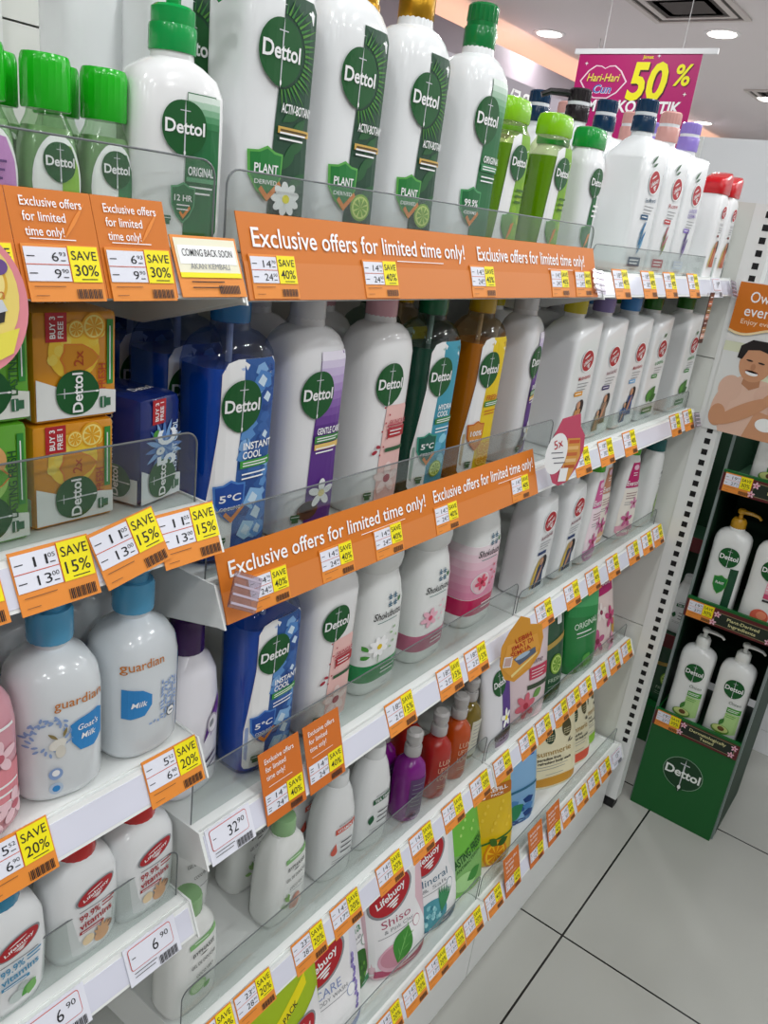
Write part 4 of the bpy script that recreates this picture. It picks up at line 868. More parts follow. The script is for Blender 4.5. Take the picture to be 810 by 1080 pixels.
def t_tall(p1, p2, pc):
    A = Art(); A.rect(-.029, .0125, .003, .0345, LAV, 1); A.rect(.004, .012, .029, .0355, YEL, 1); A.rect(-.029, .0232, .003, .0238, paper('#c8502a'), 2)
    for k, t in enumerate(('Exclusive offers', 'for limited', 'time only!')): A.text(t, -.024, .072-.0095*k, .0028*len(t), .0062, WHT, 2, 'L', .005)
    A.lines(-.022, .0425, .036, 1, .003, WHT, 2, .0006)
    for p, v in ((p1, .029), (p2, .0175)):
        a, b = p.split('.'); A.text(a, -.004, v, .010, .0066, BLK, 2, 'R'); A.text(b, -.003, v+.002, .005, .003, BLK, 2, 'L'); A.lines(-.027, v+.001, .005, 2, .003, BLK, 2, .0008)
    A.text('SAVE', .0165, .030, .020, .0062, BLK, 2, bold=.004); A.text(pc, .0165, .0195, .018, .0076, BLK, 2, bold=.004)
    for k in range(14): A.rect(.006+.00135*k, .002, .006+.00135*k+.0008, .009, BLK, 2)
    return A.mesh('promotional_price_tag', base=(-.031, 0, .031, .083, .0006, paper('#cc6c22')))
def t_soon():
    A = Art(); A.rect(-.028, .017, .028, .041, paper('#e8e4cc'), 1); A.rect(-.026, .023, .026, .036, WHT, 2); A.text('COMING BACK SOON', 0, .031, .046, .0052, BLK, 3, bold=.003); A.text('AKAN KEMBALI', 0, .0215, .036, .0042, GRY, 3)
    A.rect(-.028, .0135, .028, .017, YEL, 2); A.lines(-.02, .0105, .03, 2, .004, BLK, 3, .0007)
    for k in range(14): A.rect(.004+.0014*k, .002, .0049+.0014*k, .008, BLK, 3)
    return A.mesh('price_tag', base=(-.030, 0, .030, .043, .0006, paper('#e28a34')))
TAGM = {}
def tmesh(kind):
    if kind not in TAGM:
        k = kind.split('|'); TAGM[kind] = {'s': lambda: t_save(k[1], k[2], 'SAVE', k[3]), 'p': lambda: t_plain(k[1], k[2]), 't': lambda: t_tall(k[1], k[2], k[3]), 'c': t_soon}[k[0]]()
    return TAGM[kind]
TILT = math.radians(-24)
RAIL = {'one': (.4515, 1.309), 'two': (.4540, 1.030), 'three': (.4570, .755), 'four': (.4580, .453), 'five': (.4165, .1685), 'L1': (.4500, 1.3115), 'L2': (.4570, 1.1055), 'L3': (.4600, .8710), 'L4': (.4600, .6690)}
def on_rail(me, name, key, x, label, cat, group, lift=.0012, dz=0, roll=0, TILT=TILT):
    y, z = RAIL[key]; n = (-math.cos(TILT), -math.sin(TILT))
    o = link(name, me, None, (x, y + n[0]*lift - math.sin(TILT)*dz, z + n[1]*lift + math.cos(TILT)*dz), (TILT, 0, 0))
    if roll: o.rotation_euler = (Matrix.Rotation(TILT, 3, 'X') @ Matrix.Rotation(roll, 3, 'Y')).to_euler()
    return tag(o, label, cat, group)

# ------------------------------------------------------------------ gondola shelving
POW = M(SHELF, .38); POCK = M('#d4d5e2', .2, 0, 0, .3); EDGE = M('#6e7274', .3); PANEL = M('#d6d8d2', .45); SLOT = M('#0c0c0e', .7)
XL, XM, XR = .434, 1.1215, 1.805
DECK = {'one': 1.338, 'two': 1.062, 'three': .786, 'four': .486, 'five': .196, 'L1': 1.339, 'L2': 1.1375, 'L3': .904, 'L4': .701}
def shelf(key, x0, x1, label, fence=.062):
    y, z = RAIL[key]; d = DECK[key]; r = tag(empty('gondola_shelf', (x0, .80, d)), label, 'shelf', 'white price rail shelves of the bays')
    L = x1-x0-.002; oy = y-.80; oz = z-d; c, s = math.cos(TILT), -math.sin(TILT)
    b = MB(); b.box(.001, oy+.020, -.022, L, -.001, 0, POW); b.box(.001, oy+.020, -.030, L, oy+.032, -.022, POW); b.build('shelf_deck', r)
    def P(u, v): return (oy + u*c + v*s, oz - u*s*1.0 + v*c)   # u: into the shelf, v: up the face
    h = min(.036, (d-z+.004)/c)
    b = MB(); b.prism([P(0,0), P(0,h), P(.004,h), (oy+.026, oz+h*c-.004), (oy+.026, oz+.004), P(.003,0)], 'x', .001, L, POW)
    b.prism([P(-.0006,.003), P(-.0006,h-.005), P(.0002,h-.005), P(.0002,.003)], 'x', .004, L-.003, POCK); b.build('price_rail', r)
    for q in (-.0006, L+.0002):
        t = 0.0016 if q < 0 else .0
        b = MB(); b.prism([(oy+.006, oz-.004), P(-.002,-.004), P(-.002,h+.001), (oy+.05, .002), (-.002, .002), (-.002, -.072), (oy+.12, -.066)], 'x', q-.0004, q+.0016, POW); b.build('end_bracket', r)
    if fence:
        f0 = oy+.030; b = MB(); R = .012; pts = [(.004, .0005), (L-.003, .0005)]
        for k in range(6): a = k*PI/10; pts.append((L-.003-R+R*math.cos(a), fence-R+R*math.sin(a)))
        for k in range(6): a = PI/2+k*PI/10; pts.append((.004+R+R*math.cos(a), fence-R+R*math.sin(a)))
        b.prism([(p, q) for p, q in pts], 'y', f0, f0+.0014, clear('#f4f7f6', .10))
        for p, q in zip(pts[1:], pts[2:]+pts[:1]):
            b.tube([(p[0], f0+.0007, p[1]), (q[0], f0+.0007, q[1])], .0008, EDGE, 6)
        b.build('plastic_riser', r)
    return r
def bay(x0, x1, label, end=False):
    r = tag(empty('gondola_bay', ((x0+x1)/2, .81, 0)), label, 'shelving frame', 'white gondola bays'); w = (x1-x0)/2; b = MB()
    for z0, z1 in ((.0, .525), (.527, 1.176), (1.178, 1.505), (1.507, 1.532)): b.box(-w+.012, -.008, z0, w-.012, .008, z1, PANEL)
    b.box(-w+.012, 0, 0, w-.012, .012, 1.53, M('#55584f', .6)); b.build('back_panel', r)
    for s in ((-1,) if not end else (-1, 1)):
        b = MB(); b.box(s*w-.011, -.014, 0, s*w+.011, .014, 1.535, POW)
        for k in range(58): b.box(s*w-.003, -.0145, .06+.025*k, s*w+.003, -.0138, .072+.025*k, SLOT)
        b.build('slotted_upright', r)
    b = MB(); b.box(-w+.001, -.375, 0, w-.001, -.010, .12, POW); b.box(-w+.001, -.372, .12, w-.001, -.010, .165, POW); b.build('plinth', r)
    return r
bay(-.27, XL-.001, 'white gondola bay on the left with soap packs and milk bath bottles'); bay(XL, XM-.001, 'middle white gondola bay under the long orange banners'); bay(XM, XR, 'white gondola bay next to the slotted end panel', True)
ORD = {'one': 'top', 'two': 'second', 'three': 'third', 'four': 'fourth', 'five': 'bottom'}
CARRY = {'one': ('tall white and gold topped pump bottles', 'square white pumps with navy, pink and lilac tops'), 'two': ('blue, purple, pink, green and amber wash bottles', 'square white pumps with yellow to green tops'), 'three': ('blue wash bottle and waisted white foam bottles', 'pink labelled lotion bottles'), 'four': ('small purple and red see-through pump bottles', 'green lime and rose pouches'), 'five': ('shiso and mineral refill pouches', 'cream coloured fruit refill pouches')}
for k in ORD:
    shelf(k, XL, XM, '%s shelf of the middle bay with %s' % (ORD[k], CARRY[k][0])); shelf(k, XM, XR, '%s shelf of the far bay with %s' % (ORD[k], CARRY[k][1]), .04 if k != 'five' else .05)
for k, t in (('L1', 'white left bay shelf carrying green capped hand sanitizers'), ('L2', 'white left bay shelf carrying boxed soap packs'), ('L3', 'white left bay shelf carrying milky blue capped bottles'), ('L4', 'white left bay shelf carrying low white vitamin wash bottles')):
    shelf(k, -.27, XL-.004, t, {'L1': .064, 'L2': .062, 'L3': .0, 'L4': .062}[k])
ep = tag(empty('gondola_end_panel', (1.83, .62, 0)), 'white slotted end panel closing the far end of the shelves', 'end panel'); b = MB()
for z0, z1 in ((.03, .5255), (.5275, 1.176), (1.178, 1.49)): b.box(-.014, -.165, z0, .014, .21, z1, PANEL)
b.box(-.010, -.16, .03, .010, .205, 1.485, M('#6a6c64', .6)); b.build('side_panel', ep)
b = MB(); b.box(-.0155, -.212, .03, .0225, -.165, 1.49, POW)
for k in range(52): b.box(-.0160, -.2015, .205+.0247*k, -.0154, -.189, .2175+.0247*k, SLOT)
b.build('slotted_upright', ep); MB().box(-.012, -.208, 0, .018, -.17, .03, M('#1a1a1c', .5)).build('foot', ep)

# ------------------------------------------------------------------ banners, cards and talkers
BT = math.radians(-19)
def banner(L, key, spans, label):
    A = Art(); A.rect(0, 0, L, .029, paper('#d07a34'), 1)
    for u0, u1 in spans: A.text('Exclusive offers for limited time only!', u0, .0475, u1-u0, .0150, WHT, 3, 'L', .008); A.lines(u0+.60*(u1-u0), .0345, .26*(u1-u0), 1, .003, WHT, 3, .0007)
    me = A.mesh('promotional_banner', base=(0, 0, L, .0655, .0007, ORG)); return on_rail(me, 'promotional_banner', key, XL+.003, label, 'banner', None, .0016, 0, 0, BT)
banner(.662, 'one', [(.012, .318), (.345, .625)], 'long orange banner across the top shelf edge of the middle bay'); banner(.600, 'two', [(.012, .318), (.336, .592)], 'long orange banner across the second shelf edge of the middle bay')
def a_card(first):
    A = Art()
    for k, t in enumerate(('Exclusive offers', 'for limited', 'time only!')): A.text(t, -.020, .056-.0085*k, .0025*len(t), .0056, WHT, 2, 'L', .006)
    A.lines(-.018, .0345, .030, 1, .003, WHT, 2, .0006); leaf(A, .004, .034, .03, .0012, LORG, 1, .9)
    return A.mesh('promotional_card', base=(-.0275, 0, .0275, .0635, .0006, ORG))
cm = a_card(0)
on_rail(cm, 'promotional_card', 'L1', .286, 'orange limited offer card below the sanitizer with a lime label', 'promotional card', 'orange cards on the left top shelf', .0016, 0, 0, BT); on_rail(cm, 'promotional_card', 'L1', .3415, 'orange limited offer card nearest the white hand wash pump', 'promotional card', 'orange cards on the left top shelf', .0016, 0, 0, BT); on_rail(cm, 'promotional_card', 'L1', .2305, 'orange limited offer card cut off by the picture edge above the round talker', 'promotional card', 'orange cards on the left top shelf', .0016, 0, 0, BT)
G1 = 'price tags on the shelf edges'
def tg(kind, key, x, what, lift=.0012, dz=-.003, roll=0):
    nm = 'promotional_price_tag' if kind[0] == 't' else 'price_tag'
    bn = lift == .0036; o = on_rail(tmesh(kind), nm, key, x, what, 'price tag', G1, .0030 if bn else lift, dz, roll, BT if bn else math.radians(-16) if kind[0] == 't' else TILT)
    if bn: o.scale = (.84, 1, .76)
    return o
S30 = 's|6.93|9.90|30%'; S40 = 's|14.70|24.50|40%'; S15 = 's|11.05|13.00|15%'; S20 = 's|5.52|6.90|20%'; S20b = 's|23.10|28.90|20%'; S20c = 's|14.20|17.80|20%'; S40b = 's|18.50|30.90|40%'; S15b = 's|18.60|21.90|15%'
for x, t in ((.286, 'lime labelled sanitizer'), (.3415, 'dark green labelled sanitizer'), (.2305, 'pink labelled sanitizer')): tg(S30, 'L1', x, 'save 30% tag on the orange card below the ' + t, .0036, -.002)
tg('c', 'L1', .402, 'cream coming back soon tag below the white hand wash pump', .0030, 0)
for x, t in ((.467, 'daisy bottle at the left end'), (.604, 'first gold topped lime bottle'), (.787, 'white bottle with ribbed green cap'), (.980, 'lime see-through bottle'), (1.052, 'white bottle with flat green cap')): tg(S40, 'one', x, 'save 40% tag, top orange banner, below the ' + t, .0036, .001)
for x, t in ((1.199, 'left face of the navy pump'), (1.317, 'navy topped square pump in front'), (1.421, 'pink topped square pump'), (1.551, 'lilac topped square pump')): tg(S40b, 'one', x, 'small price tag on the top shelf edge below the ' + t)
tg('p|19|90', 'one', 1.70, 'white price tag on the top shelf below the red capped bottles')
for x, t in ((.282, 'orange soap packs'), (.400, 'right end beside the hanging bracket')): tg(S15, 'L2', x, 'save 15% tag, soap shelf, below the ' + t, .0016, -.004)
tg(S15, 'L2', .347, 'tilted save 15% tag, soap shelf, below the dark blue pack', .0030, .000, -.16); tg(S15, 'L2', .214, 'save 15% tag on the soap shelf at the picture edge below the green packs', .0016, -.004)
for x, t in ((.492, 'blue cooling wash behind a clip'), (.589, 'purple labelled wash'), (.677, 'pink labelled wash'), (.795, 'dark green wash'), (.985, 'turned white wash bottle')): tg(S40, 'two', x, 'save 40% tag on the second banner below the ' + t, .0036, .001)
for x, t in ((1.205, 'yellow topped square pump'), (1.305, 'purple topped square pump'), (1.415, 'blue topped square pump'), (1.673, 'gap between the green topped pumps'), (1.758, 'last green topped pump')): tg(S40b, 'two', x, 'small tag on the second shelf edge below the ' + t)
tg('p|32|90', 'three', .470, 'plain white tag reading 32.90 on the third shelf edge')
for x, t in ((.548, 'blue cooling wash'), (.617, 'pink flower wash')): tg('t|14.70|24.50|40%', 'three', x, 'tall orange offer tag below the %s on the third shelf' % t, .0016, -.002)
for x, t in ((.770, 'green banded foam bottle'), (.890, 'pink banded foam bottle'), (.965, 'rose coloured foam bottle')): tg(S15b, 'three', x, 'save 15% tag, third shelf, below the ' + t)
for x, t in ((1.193, 'first white square shampoo'), (1.307, 'second white square shampoo'), (1.402, 'pink lotion bottle'), (1.503, 'beige lotion bottle'), (1.616, 'magenta lotion bottle'), (1.700, 'green lotion bottle'), (1.772, 'teal capped bottle')): tg(S40b, 'three', x, 'small save tag on the third shelf edge below the ' + t)
tg(S20, 'L3', .246, 'save 20% tag below the pink flower bottle on the milk bath shelf', .0016, -.003); tg(S20, 'L3', .396, 'save 20% tag at the right end of the milk bath shelf', .0016, -.003)
tg('p|6|90', 'L4', .377, 'plain white tag reading 6.90 at the right end of the vitamin wash shelf', .0016, -.002); tg('p|6|90', 'L4', .275, 'plain white tag reading 6.90 at the bottom left picture edge', .0016, -.002)
for x, t, k in ((.470, 'palm printed gel bottle', S20b), (.534, 'green banded white tube', S20b), (.633, 'pale green capped gel bottle', S20b), (.709, 'gap beside the vitamin bottle', S20c), (.811, 'tea tree bottle', S20c), (.895, 'purple see-through bottle', S20c), (.987, 'red see-through bottle', S20c), (1.075, 'orange see-through bottle', S20c)): tg(k, 'four', x, 'save 20% tag on the fourth shelf edge below the ' + t)
for x, t in ((1.155, 'purple and white pouch'), (1.252, 'left side of the rose pouch'), (1.322, 'right side of the rose pouch'), (1.400, 'first dark green lime pouch'), (1.463, 'second dark green lime pouch'), (1.526, 'bright green pouch'), (1.609, 'magenta flower pouch'), (1.690, 'pink flower pouch'), (1.768, 'orange tipped pouch')): tg(S40b, 'four', x, 'small save tag on the fourth shelf edge below the ' + t)
for x, t in ((.665, 'lime value pouch'), (.735, 'yellow banded care pouch'), (.8152, 'matcha pouch'), (.885, 'shiso pouch'), (.952, 'shiso pouch right edge'), (1.010, 'mineral pouch'), (1.072, 'mineral pouch right edge')): tg(S20c, 'five', x, 'small save tag on the bottom shelf edge below the ' + t)
tg(S40b, 'five', 1.148, 'small save tag on the bottom shelf edge right after the rail joint')
for x, t in ((1.218, 'yellow pouch'), (1.321, 'left side of the pale blue pouch'), (1.405, 'right side of the pale blue pouch')): tg('t|14.70|24.50|40%', 'five', x, 'tall orange offer tag, bottom shelf, near the ' + t, .0016, -.002)
for x, t in ((1.480, 'orange fruit pouch, left edge'), (1.555, 'orange fruit pouch, middle'), (1.625, 'coral fruit pouch'), (1.695, 'lime topped fruit pouch')): tg(S40b, 'five', x, 'small save tag on the bottom shelf edge below the ' + t)
tg('p|15|90', 'five', 1.765, 'plain white tag at the far end of the bottom shelf edge')

def talker(art, base, loc, label, rot=(0, 0, 0), name='shelf_talker'):
    r = tag(empty(name, loc, rot), label, 'shelf talker'); art(r); r.scale = (.86,)*3; return r
def disc_card(r, pts, m, art, th=.0008):
    b = MB(); b.prism(pts, 'y', 0, th, m); b.build('printed_card', r); link('card_print', art.mesh('card_print', off=.0003), r)
def circ(rx, rz, n=40, f=None): return [(rx*math.cos(2*PI*k/n), rz*math.sin(2*PI*k/n)) for k in range(n)]
def tk1(r):
    A = Art(); A.ell(0, .004, .030, .036, paper('#e8d070'), 1); A.poly([(-.03,-.030),(.028,-.016),(.022,-.032),(-.01,-.045)], paper('#e4d850'), 2); A.ell(.012, .012, .011, .013, paper('#d8a838'), 2); A.ell(.012, .012, .009, .011, paper('#ecd888'), 3); A.text('on', .014, .006, .012, .007, paper('#c87a3a'), 4); A.text('70', .004, .018, .012, .009, paper('#c87a3a'), 4, bold=.02); A.ell(.018, .022, .006, .005, paper('#6a4a8a'), 4)
    A.poly([(-.03,-.006),(.018,.002),(.021,-.005),(-.03,-.016)], paper('#c8ccd4'), 4); A.poly([(-.03,-.012),(.02,-.004),(.018,-.012),(-.03,-.022)], paper('#2a2628'), 3); disc_card(r, circ(.036, .044), M('#e08a94', .3, 0, 0, .3), A); MB().box(-.008, .0008, .006, .008, .010, .016, clear('#f0f0f0')).build('clip_arm', r)
talker(tk1, 0, (.2215, .436, 1.312), 'round pink and yellow talker on the left edge below the orange cards', (math.radians(-8), 0, 0))
def tk2(r):
    A = Art(); A.poly([(.002,.026),(.030,.026),(.038,-.006),(.022,-.050),(.004,-.050)], paper('#d89a48'), 1)
    for k in range(5): A.rect(.006, .017-.011*k, .030, .023-.011*k, paper(['#c85a34','#e8b878','#c86a3a','#e8c088','#b85a2a'][k]), 2)
    A.ell(-.018, .000, .024, .036, WHT, 3); A.text('5x', -.018, .018, .019, .016, paper('#b8242e'), 5, bold=.005, rot=.35); 
    for k in range(3): A.lines(-.030+.005*k, .002-.009*k, .026, 1, .003, paper('#5a5a64'), 5, .0016)
    A.rect(-.002, -.050, .016, -.026, WHT, 4)
    disc_card(r, [(-.030,.030),(-.018,.060),(.020,.068),(.026,.046),(.040,.030),(.044,.004),(.038,-.024),(.020,-.052),(.002,-.058),(-.012,-.052),(-.030,-.022),(-.036,.004)], M('#c44a66', .3, 0, 0, .3), A); MB().box(-.012, .0008, -.01, .012, .012, .004, clear('#f0f0f0')).build('clip_arm', r)
talker(tk2, 0, (1.062, .436, 1.092), 'pink and gold talker with white 5x oval at the end of the second banner', (0, 0, math.radians(-22)))
def tk3(r):
    A = Art(); A.poly([(-.030,.014),(.028,.034),(.040,.006),(.026,-.036),(-.004,-.058),(-.032,-.034)], paper('#e0a040'), 1); 
    for k, w in enumerate((.034,.046,.042)): A.text(('LEBIH', 'JIMAT DI', 'SEMUA')[k], .000, .028-.014*k, w, .010, paper('#b83a1e'), 3, bold=.02, rot=.42)
    A.poly([(-.012,-.016),(.030,.006),(.034,-.006),(.004,-.030)], paper('#5a6478'), 3); A.ell(.006, -.010, .016, .005, paper('#a8bcd0'), 4, .5); A.rect(-.032, -.032, -.014, -.010, paper('#f0f0f0'), 3); A.rect(-.030, -.030, -.016, -.012, paper('#c8a8a0'), 4); A.poly([(-.008,-.056),(.036,-.010),(.038,-.004),(-.010,-.050)], paper('#f0dc90'), 3)
    disc_card(r, [(-.032,.040),(-.014,.072),(.006,.066),(.010,.054),(.034,.052),(.044,.024),(.044,-.010),(.030,-.040),(.000,-.066),(-.022,-.058),(-.038,-.028),(-.042,.010)], M('#d8962c', .3, 0, 0, .3), A); MB().box(-.012, .0008, .006, .012, .012, .018, clear('#f0f0f0')).build('clip_arm', r)
talker(tk3, 0, (1.040, .430, .776), 'yellow and orange talker at the end of the third shelf rail', (0, 0, math.radians(-30)))
def tk4(r):
    A = Art()
    for k, c in enumerate(('#7a4a38','#b86a4a','#8a6a3a','#c89080','#6a3a34','#a87a5a','#d8a898')): A.rect(-.014, .042-.014*k, .014, .054-.014*k, paper(c), 1); A.lines(-.010, .048-.014*k, .018, 1, .003, WHT, 2, .0018)
    b = MB(); b.box(-.016, 0, -.052, .016, .0008, .058, M('#4a2a26', .4)); b.build('printed_card', r); link('card_print', A.mesh('card_print', off=.0003), r); MB().box(-.006, .0008, .048, .006, .010, .056, clear('#f0f0f0')).build('clip_arm', r)
talker(tk4, 0, (1.612, .438, 1.268), 'narrow brown strip hanging from the far end of the top shelf rail')
def clip(loc, rot, label):
    r = tag(empty('label_clip', loc, (Matrix.Rotation(rot[0], 3, 'X') @ Matrix.Rotation(rot[1], 3, 'Y')).to_euler()), label, 'plastic clip', 'clear label clips on the rails'); m = clear('#e2dce4', .5)
    MB().box(-.016, -.001, -.016, .016, .001, .016, m).build('clip_face', r); b = MB()
    for k in range(4): b.box(-.015, -.0022, -.013+.008*k, .015, -.001, -.011+.008*k, M('#b4a8b8', .3))
    b.build('clip_ribs', r)
clip((.4515, .4475, 1.060), (BT, .5, 0), 'ribbed grey clear clip on the left end of the second orange banner'); clip((1.098, .452, 1.330), (TILT, .1, 0), 'clear clip at the right end of the top orange banner'); clip((1.790, .4475, 1.324), (TILT, .1, 0), 'clear clip at the far end of the top shelf rail'); clip((1.790, .4505, 1.047), (TILT, .1, 0), 'clear clip at the far end of the second shelf rail')

# ------------------------------------------------------------------ products on the shelves
gS1, gS2, gS3, gS4, gS5 = 'bottles on the top shelf', 'bottles on the second shelf', 'bottles on the third shelf', 'bottles on the fourth shelf', 'pouches on the bottom shelf'
D1, D2, D3, D4, D5 = (DECK[k]+.0006 for k in ORD); E1, E2, E3, E4 = (DECK[k]+.0006 for k in ('L1', 'L2', 'L3', 'L4'))
def row(z, group, items):
    for it in items: put(it[0], it[1], it[2], z, it[3], it[4], group, it[5] if len(it) > 5 else 0, it[6] if len(it) > 6 else 1)
BW = 'body wash bottle'; SH = 'shampoo bottle'; HS = 'hand sanitizer'
row(E1, 'bottles on the left top shelf', [
 ('san_pink', .2790, .530, 'clear hand sanitizer with pink label at the left picture edge', HS), ('san_refresh', .3235, .530, 'clear hand sanitizer with green cap and lime half label', HS), ('san_original', .3680, .532, 'clear hand sanitizer with dark green half label next to hand wash', HS),
 ('san_refresh', .3110, .572, 'clear hand sanitizer in second row behind the pink labelled one', HS), ('san_refresh', .3570, .572, 'clear hand sanitizer in second row between the two green labelled ones', HS),
 ('hand_wash', .4185, .524, 'white hand wash bottle with bright green pump and 12 HR shield', 'hand wash', -14),
 ('botany_daisy', .4480, .660, 'tall white bottle turned with its plain back out behind the sanitizers', BW, 180)])
row(D1, gS1, [
 ('botany_daisy', .490, .61, 'tall white bottle half hidden behind the green hand wash pump', BW),
 ('botany_daisy', .508, .526, 'tall white wash bottle with daisy on a dark green band', BW), ('botany_lime', .604, .526, 'gold topped white wash bottle with lime, nearer the daisy bottle', BW), ('botany_lime', .705, .526, 'gold topped white wash bottle with lime, next to the green capped bottle', BW), ('white_original', .822, .526, 'tall white wash bottle with ribbed dark green cap', BW),
 ('botany_lime', .720, .605, 'white bottle with gold top peeking out behind the front gold topped pair', BW),
 ('lime_flip', .905, .522, 'lime see-through gel bottle beside the tall green capped white one', 'shower gel'), ('lime_flip', 1.018, .520, 'lime see-through gel bottle standing foremost of the three', 'shower gel'), ('lime_flip', .992, .572, 'lime see-through gel bottle half hidden behind the foremost one', 'shower gel'),
 ('white_flip', 1.128, .520, 'white gel bottle with flat bright green cap', 'shower gel'), ('white_flip', 1.122, .572, 'white gel bottle with green cap hidden behind its twin', 'shower gel'),
 ('rec_navy', 1.338, .532, 'square white pump bottle with navy top and blue seaweed print', SH), ('rec_pink', 1.450, .532, 'square white pump bottle with pink top and red box print', SH), ('rec_lav', 1.560, .532, 'square white pump bottle with lilac top and lavender print', SH),
 ('rec_navy', 1.355, .606, 'square white pump with navy top directly behind the front navy one', SH), ('rec_black', 1.262, .612, 'square white pump with black top and nozzle pointing left', SH), ('rec_navy', 1.285, .692, 'square white pump with navy top at the back beside the black one', SH),
 ('rec_pink', 1.470, .606, 'square white pump with pink top in the second row', SH), ('rec_lav', 1.580, .606, 'square white pump with lilac top in the second row', SH), ('rec_pink', 1.385, .690, 'square white pump with pink top in the third row', SH),
 ('red_slim', 1.690, .502, 'slim white shampoo with red slanted cap next to the lilac pump', SH), ('red_slim', 1.764, .502, 'slim white shampoo with red slanted cap next to the end panel', SH)])
row(E2, 'soap packs on the left shelf', [
 ('soap_orange', .3240, .553, 'orange soap multipack at the bottom of its stack', 'soap pack'), ('soap_green', .2530, .546, 'green soap multipack at the bottom of its stack', 'soap pack'), ('soap_cool', .3930, .540, 'dark blue cooling soap multipack with two leaf prints', 'soap pack', 14)])
put('soap_orange', .3260, .553, E2+.0790, 'orange soap multipack on top of its stack', 'soap pack', 'soap packs on the left shelf', 0); put('soap_green', .2560, .546, E2+.0860, 'green soap multipack on top of its stack', 'soap pack', 'soap packs on the left shelf')
row(D2, gS2, [
 ('blue_cool', .490, .526, 'blue cooling wash bottle foremost on the second shelf', BW), ('blue_cool', .487, .592, 'blue cooling wash bottle second in its row on the second shelf', BW), ('blue_cool', .484, .658, 'blue cooling wash bottle third in its row on the second shelf', BW), ('blue_cool', .482, .724, 'blue cooling wash bottle last in its row on the second shelf', BW),
 ('purple_care', .589, .526, 'white wash bottle with purple vanilla flower label facing out', BW), ('pink_skin', .706, .526, 'white wash bottle with pink cap on the second shelf', BW), ('pink_skin', .690, .600, 'white wash bottle with pink cap in the second row', BW), ('purple_care', .590, .600, 'white wash bottle behind the purple labelled one', BW),
 ('teal_hydra', .806, .526, 'dark green wash bottle with teal label', BW), ('amber_fresh', .920, .526, 'amber wash bottle with yellow citrus label', BW), ('amber_fresh', .860, .612, 'amber wash bottle in the second row behind the green one', BW), ('teal_hydra', .790, .600, 'dark green wash bottle in the second row', BW),
 ('purple_care', 1.048, .530, 'white wash bottle turned so its label faces right', BW, 14),
 ('rec_yellow', 1.222, .532, 'square white pump bottle with yellow top and woman print', SH), ('rec_purple', 1.335, .532, 'square white pump bottle with dusty purple top', SH), ('rec_blue', 1.460, .532, 'square white pump bottle with blue top and kids print', SH), ('rec_green', 1.578, .532, 'square white pump bottle with green top next to the blue topped one', SH), ('rec_green', 1.752, .523, 'square white pump bottle with green top at the end panel', SH),
 ('rec_yellow', 1.222, .610, 'square white pump with yellow top behind the front yellow one', SH), ('rec_purple', 1.335, .610, 'square white pump with purple top in the second row', SH), ('rec_blue', 1.455, .610, 'square white pump with blue top in the second row', SH), ('rec_green', 1.575, .610, 'square white pump with green top in the second row', SH), ('rec_yellow', 1.115, .62, 'square white pump with yellow top behind the turned white bottle', SH)])
row(E3, 'bottles on the milk bath shelf', [
 ('pink_flower', .2310, .512, 'pink bath bottle with pale flowers at the left picture edge', 'bath bottle'), ('goat', .3080, .516, 'milky bath bottle with blue cap and horned goat drawing', 'bath bottle', -12), ('goat_side', .3860, .516, 'milky bath bottle with blue cap turned to its side print', 'bath bottle'), ('goat', .310, .600, 'milky bath bottle behind the goat printed one', 'bath bottle'), ('goat', .386, .600, 'milky bath bottle behind the side printed one', 'bath bottle')])
row(D3, gS3, [
 ('purple_cap', .4720, .545, 'white lotion bottle with dark purple screw cap', 'lotion bottle', 5), ('blue_cool', .559, .526, 'blue cooling wash bottle standing alone on the third shelf', BW), ('pink_skin', .660, .526, 'white and pink flower wash bottle on the third shelf', BW),
 ('sho_green', .774, .536, 'waisted white foam bottle with green foot band and daisy', 'foam bottle'), ('sho_pink', .892, .536, 'waisted white foam bottle with dusty pink foot band', 'foam bottle'), ('sho_rose', 1.044, .545, 'rose tinted foam bottle with magenta foot band', 'foam bottle', 0, 1.10), ('sho_green', .775, .615, 'white foam bottle behind the green banded one', 'foam bottle'),
 ('white_shampoo', 1.225, .532, 'white square shampoo with red oval, nearer the rose foam bottle', SH), ('white_shampoo', 1.345, .532, 'white square shampoo with red oval, next to the pink lotion', SH), ('ever_pink', 1.440, .520, 'curved white lotion bottle with light pink label', 'lotion bottle'), ('ever_beige', 1.545, .545, 'curved white lotion bottle with beige label behind two pink ones', 'lotion bottle'), ('ever_magenta', 1.642, .524, 'curved white lotion bottle with magenta label', 'lotion bottle', -16), ('ever_green', 1.712, .552, 'curved white lotion bottle with green label', 'lotion bottle', -16), ('white_teal', 1.772, .518, 'white shampoo with teal cap at the end of the third shelf', SH, -5)])
row(E4, 'bottles on the vitamin wash shelf', [
 ('vit_blue', .2510, .512, 'low white vitamin wash bottle with blue cap and mint print', 'vitamin wash'), ('vit_red', .3260, .515, 'low white vitamin wash bottle with red cap nearer the blue one', 'vitamin wash'), ('vit_red', .3920, .515, 'low white vitamin wash bottle with red cap at the shelf end', 'vitamin wash')])
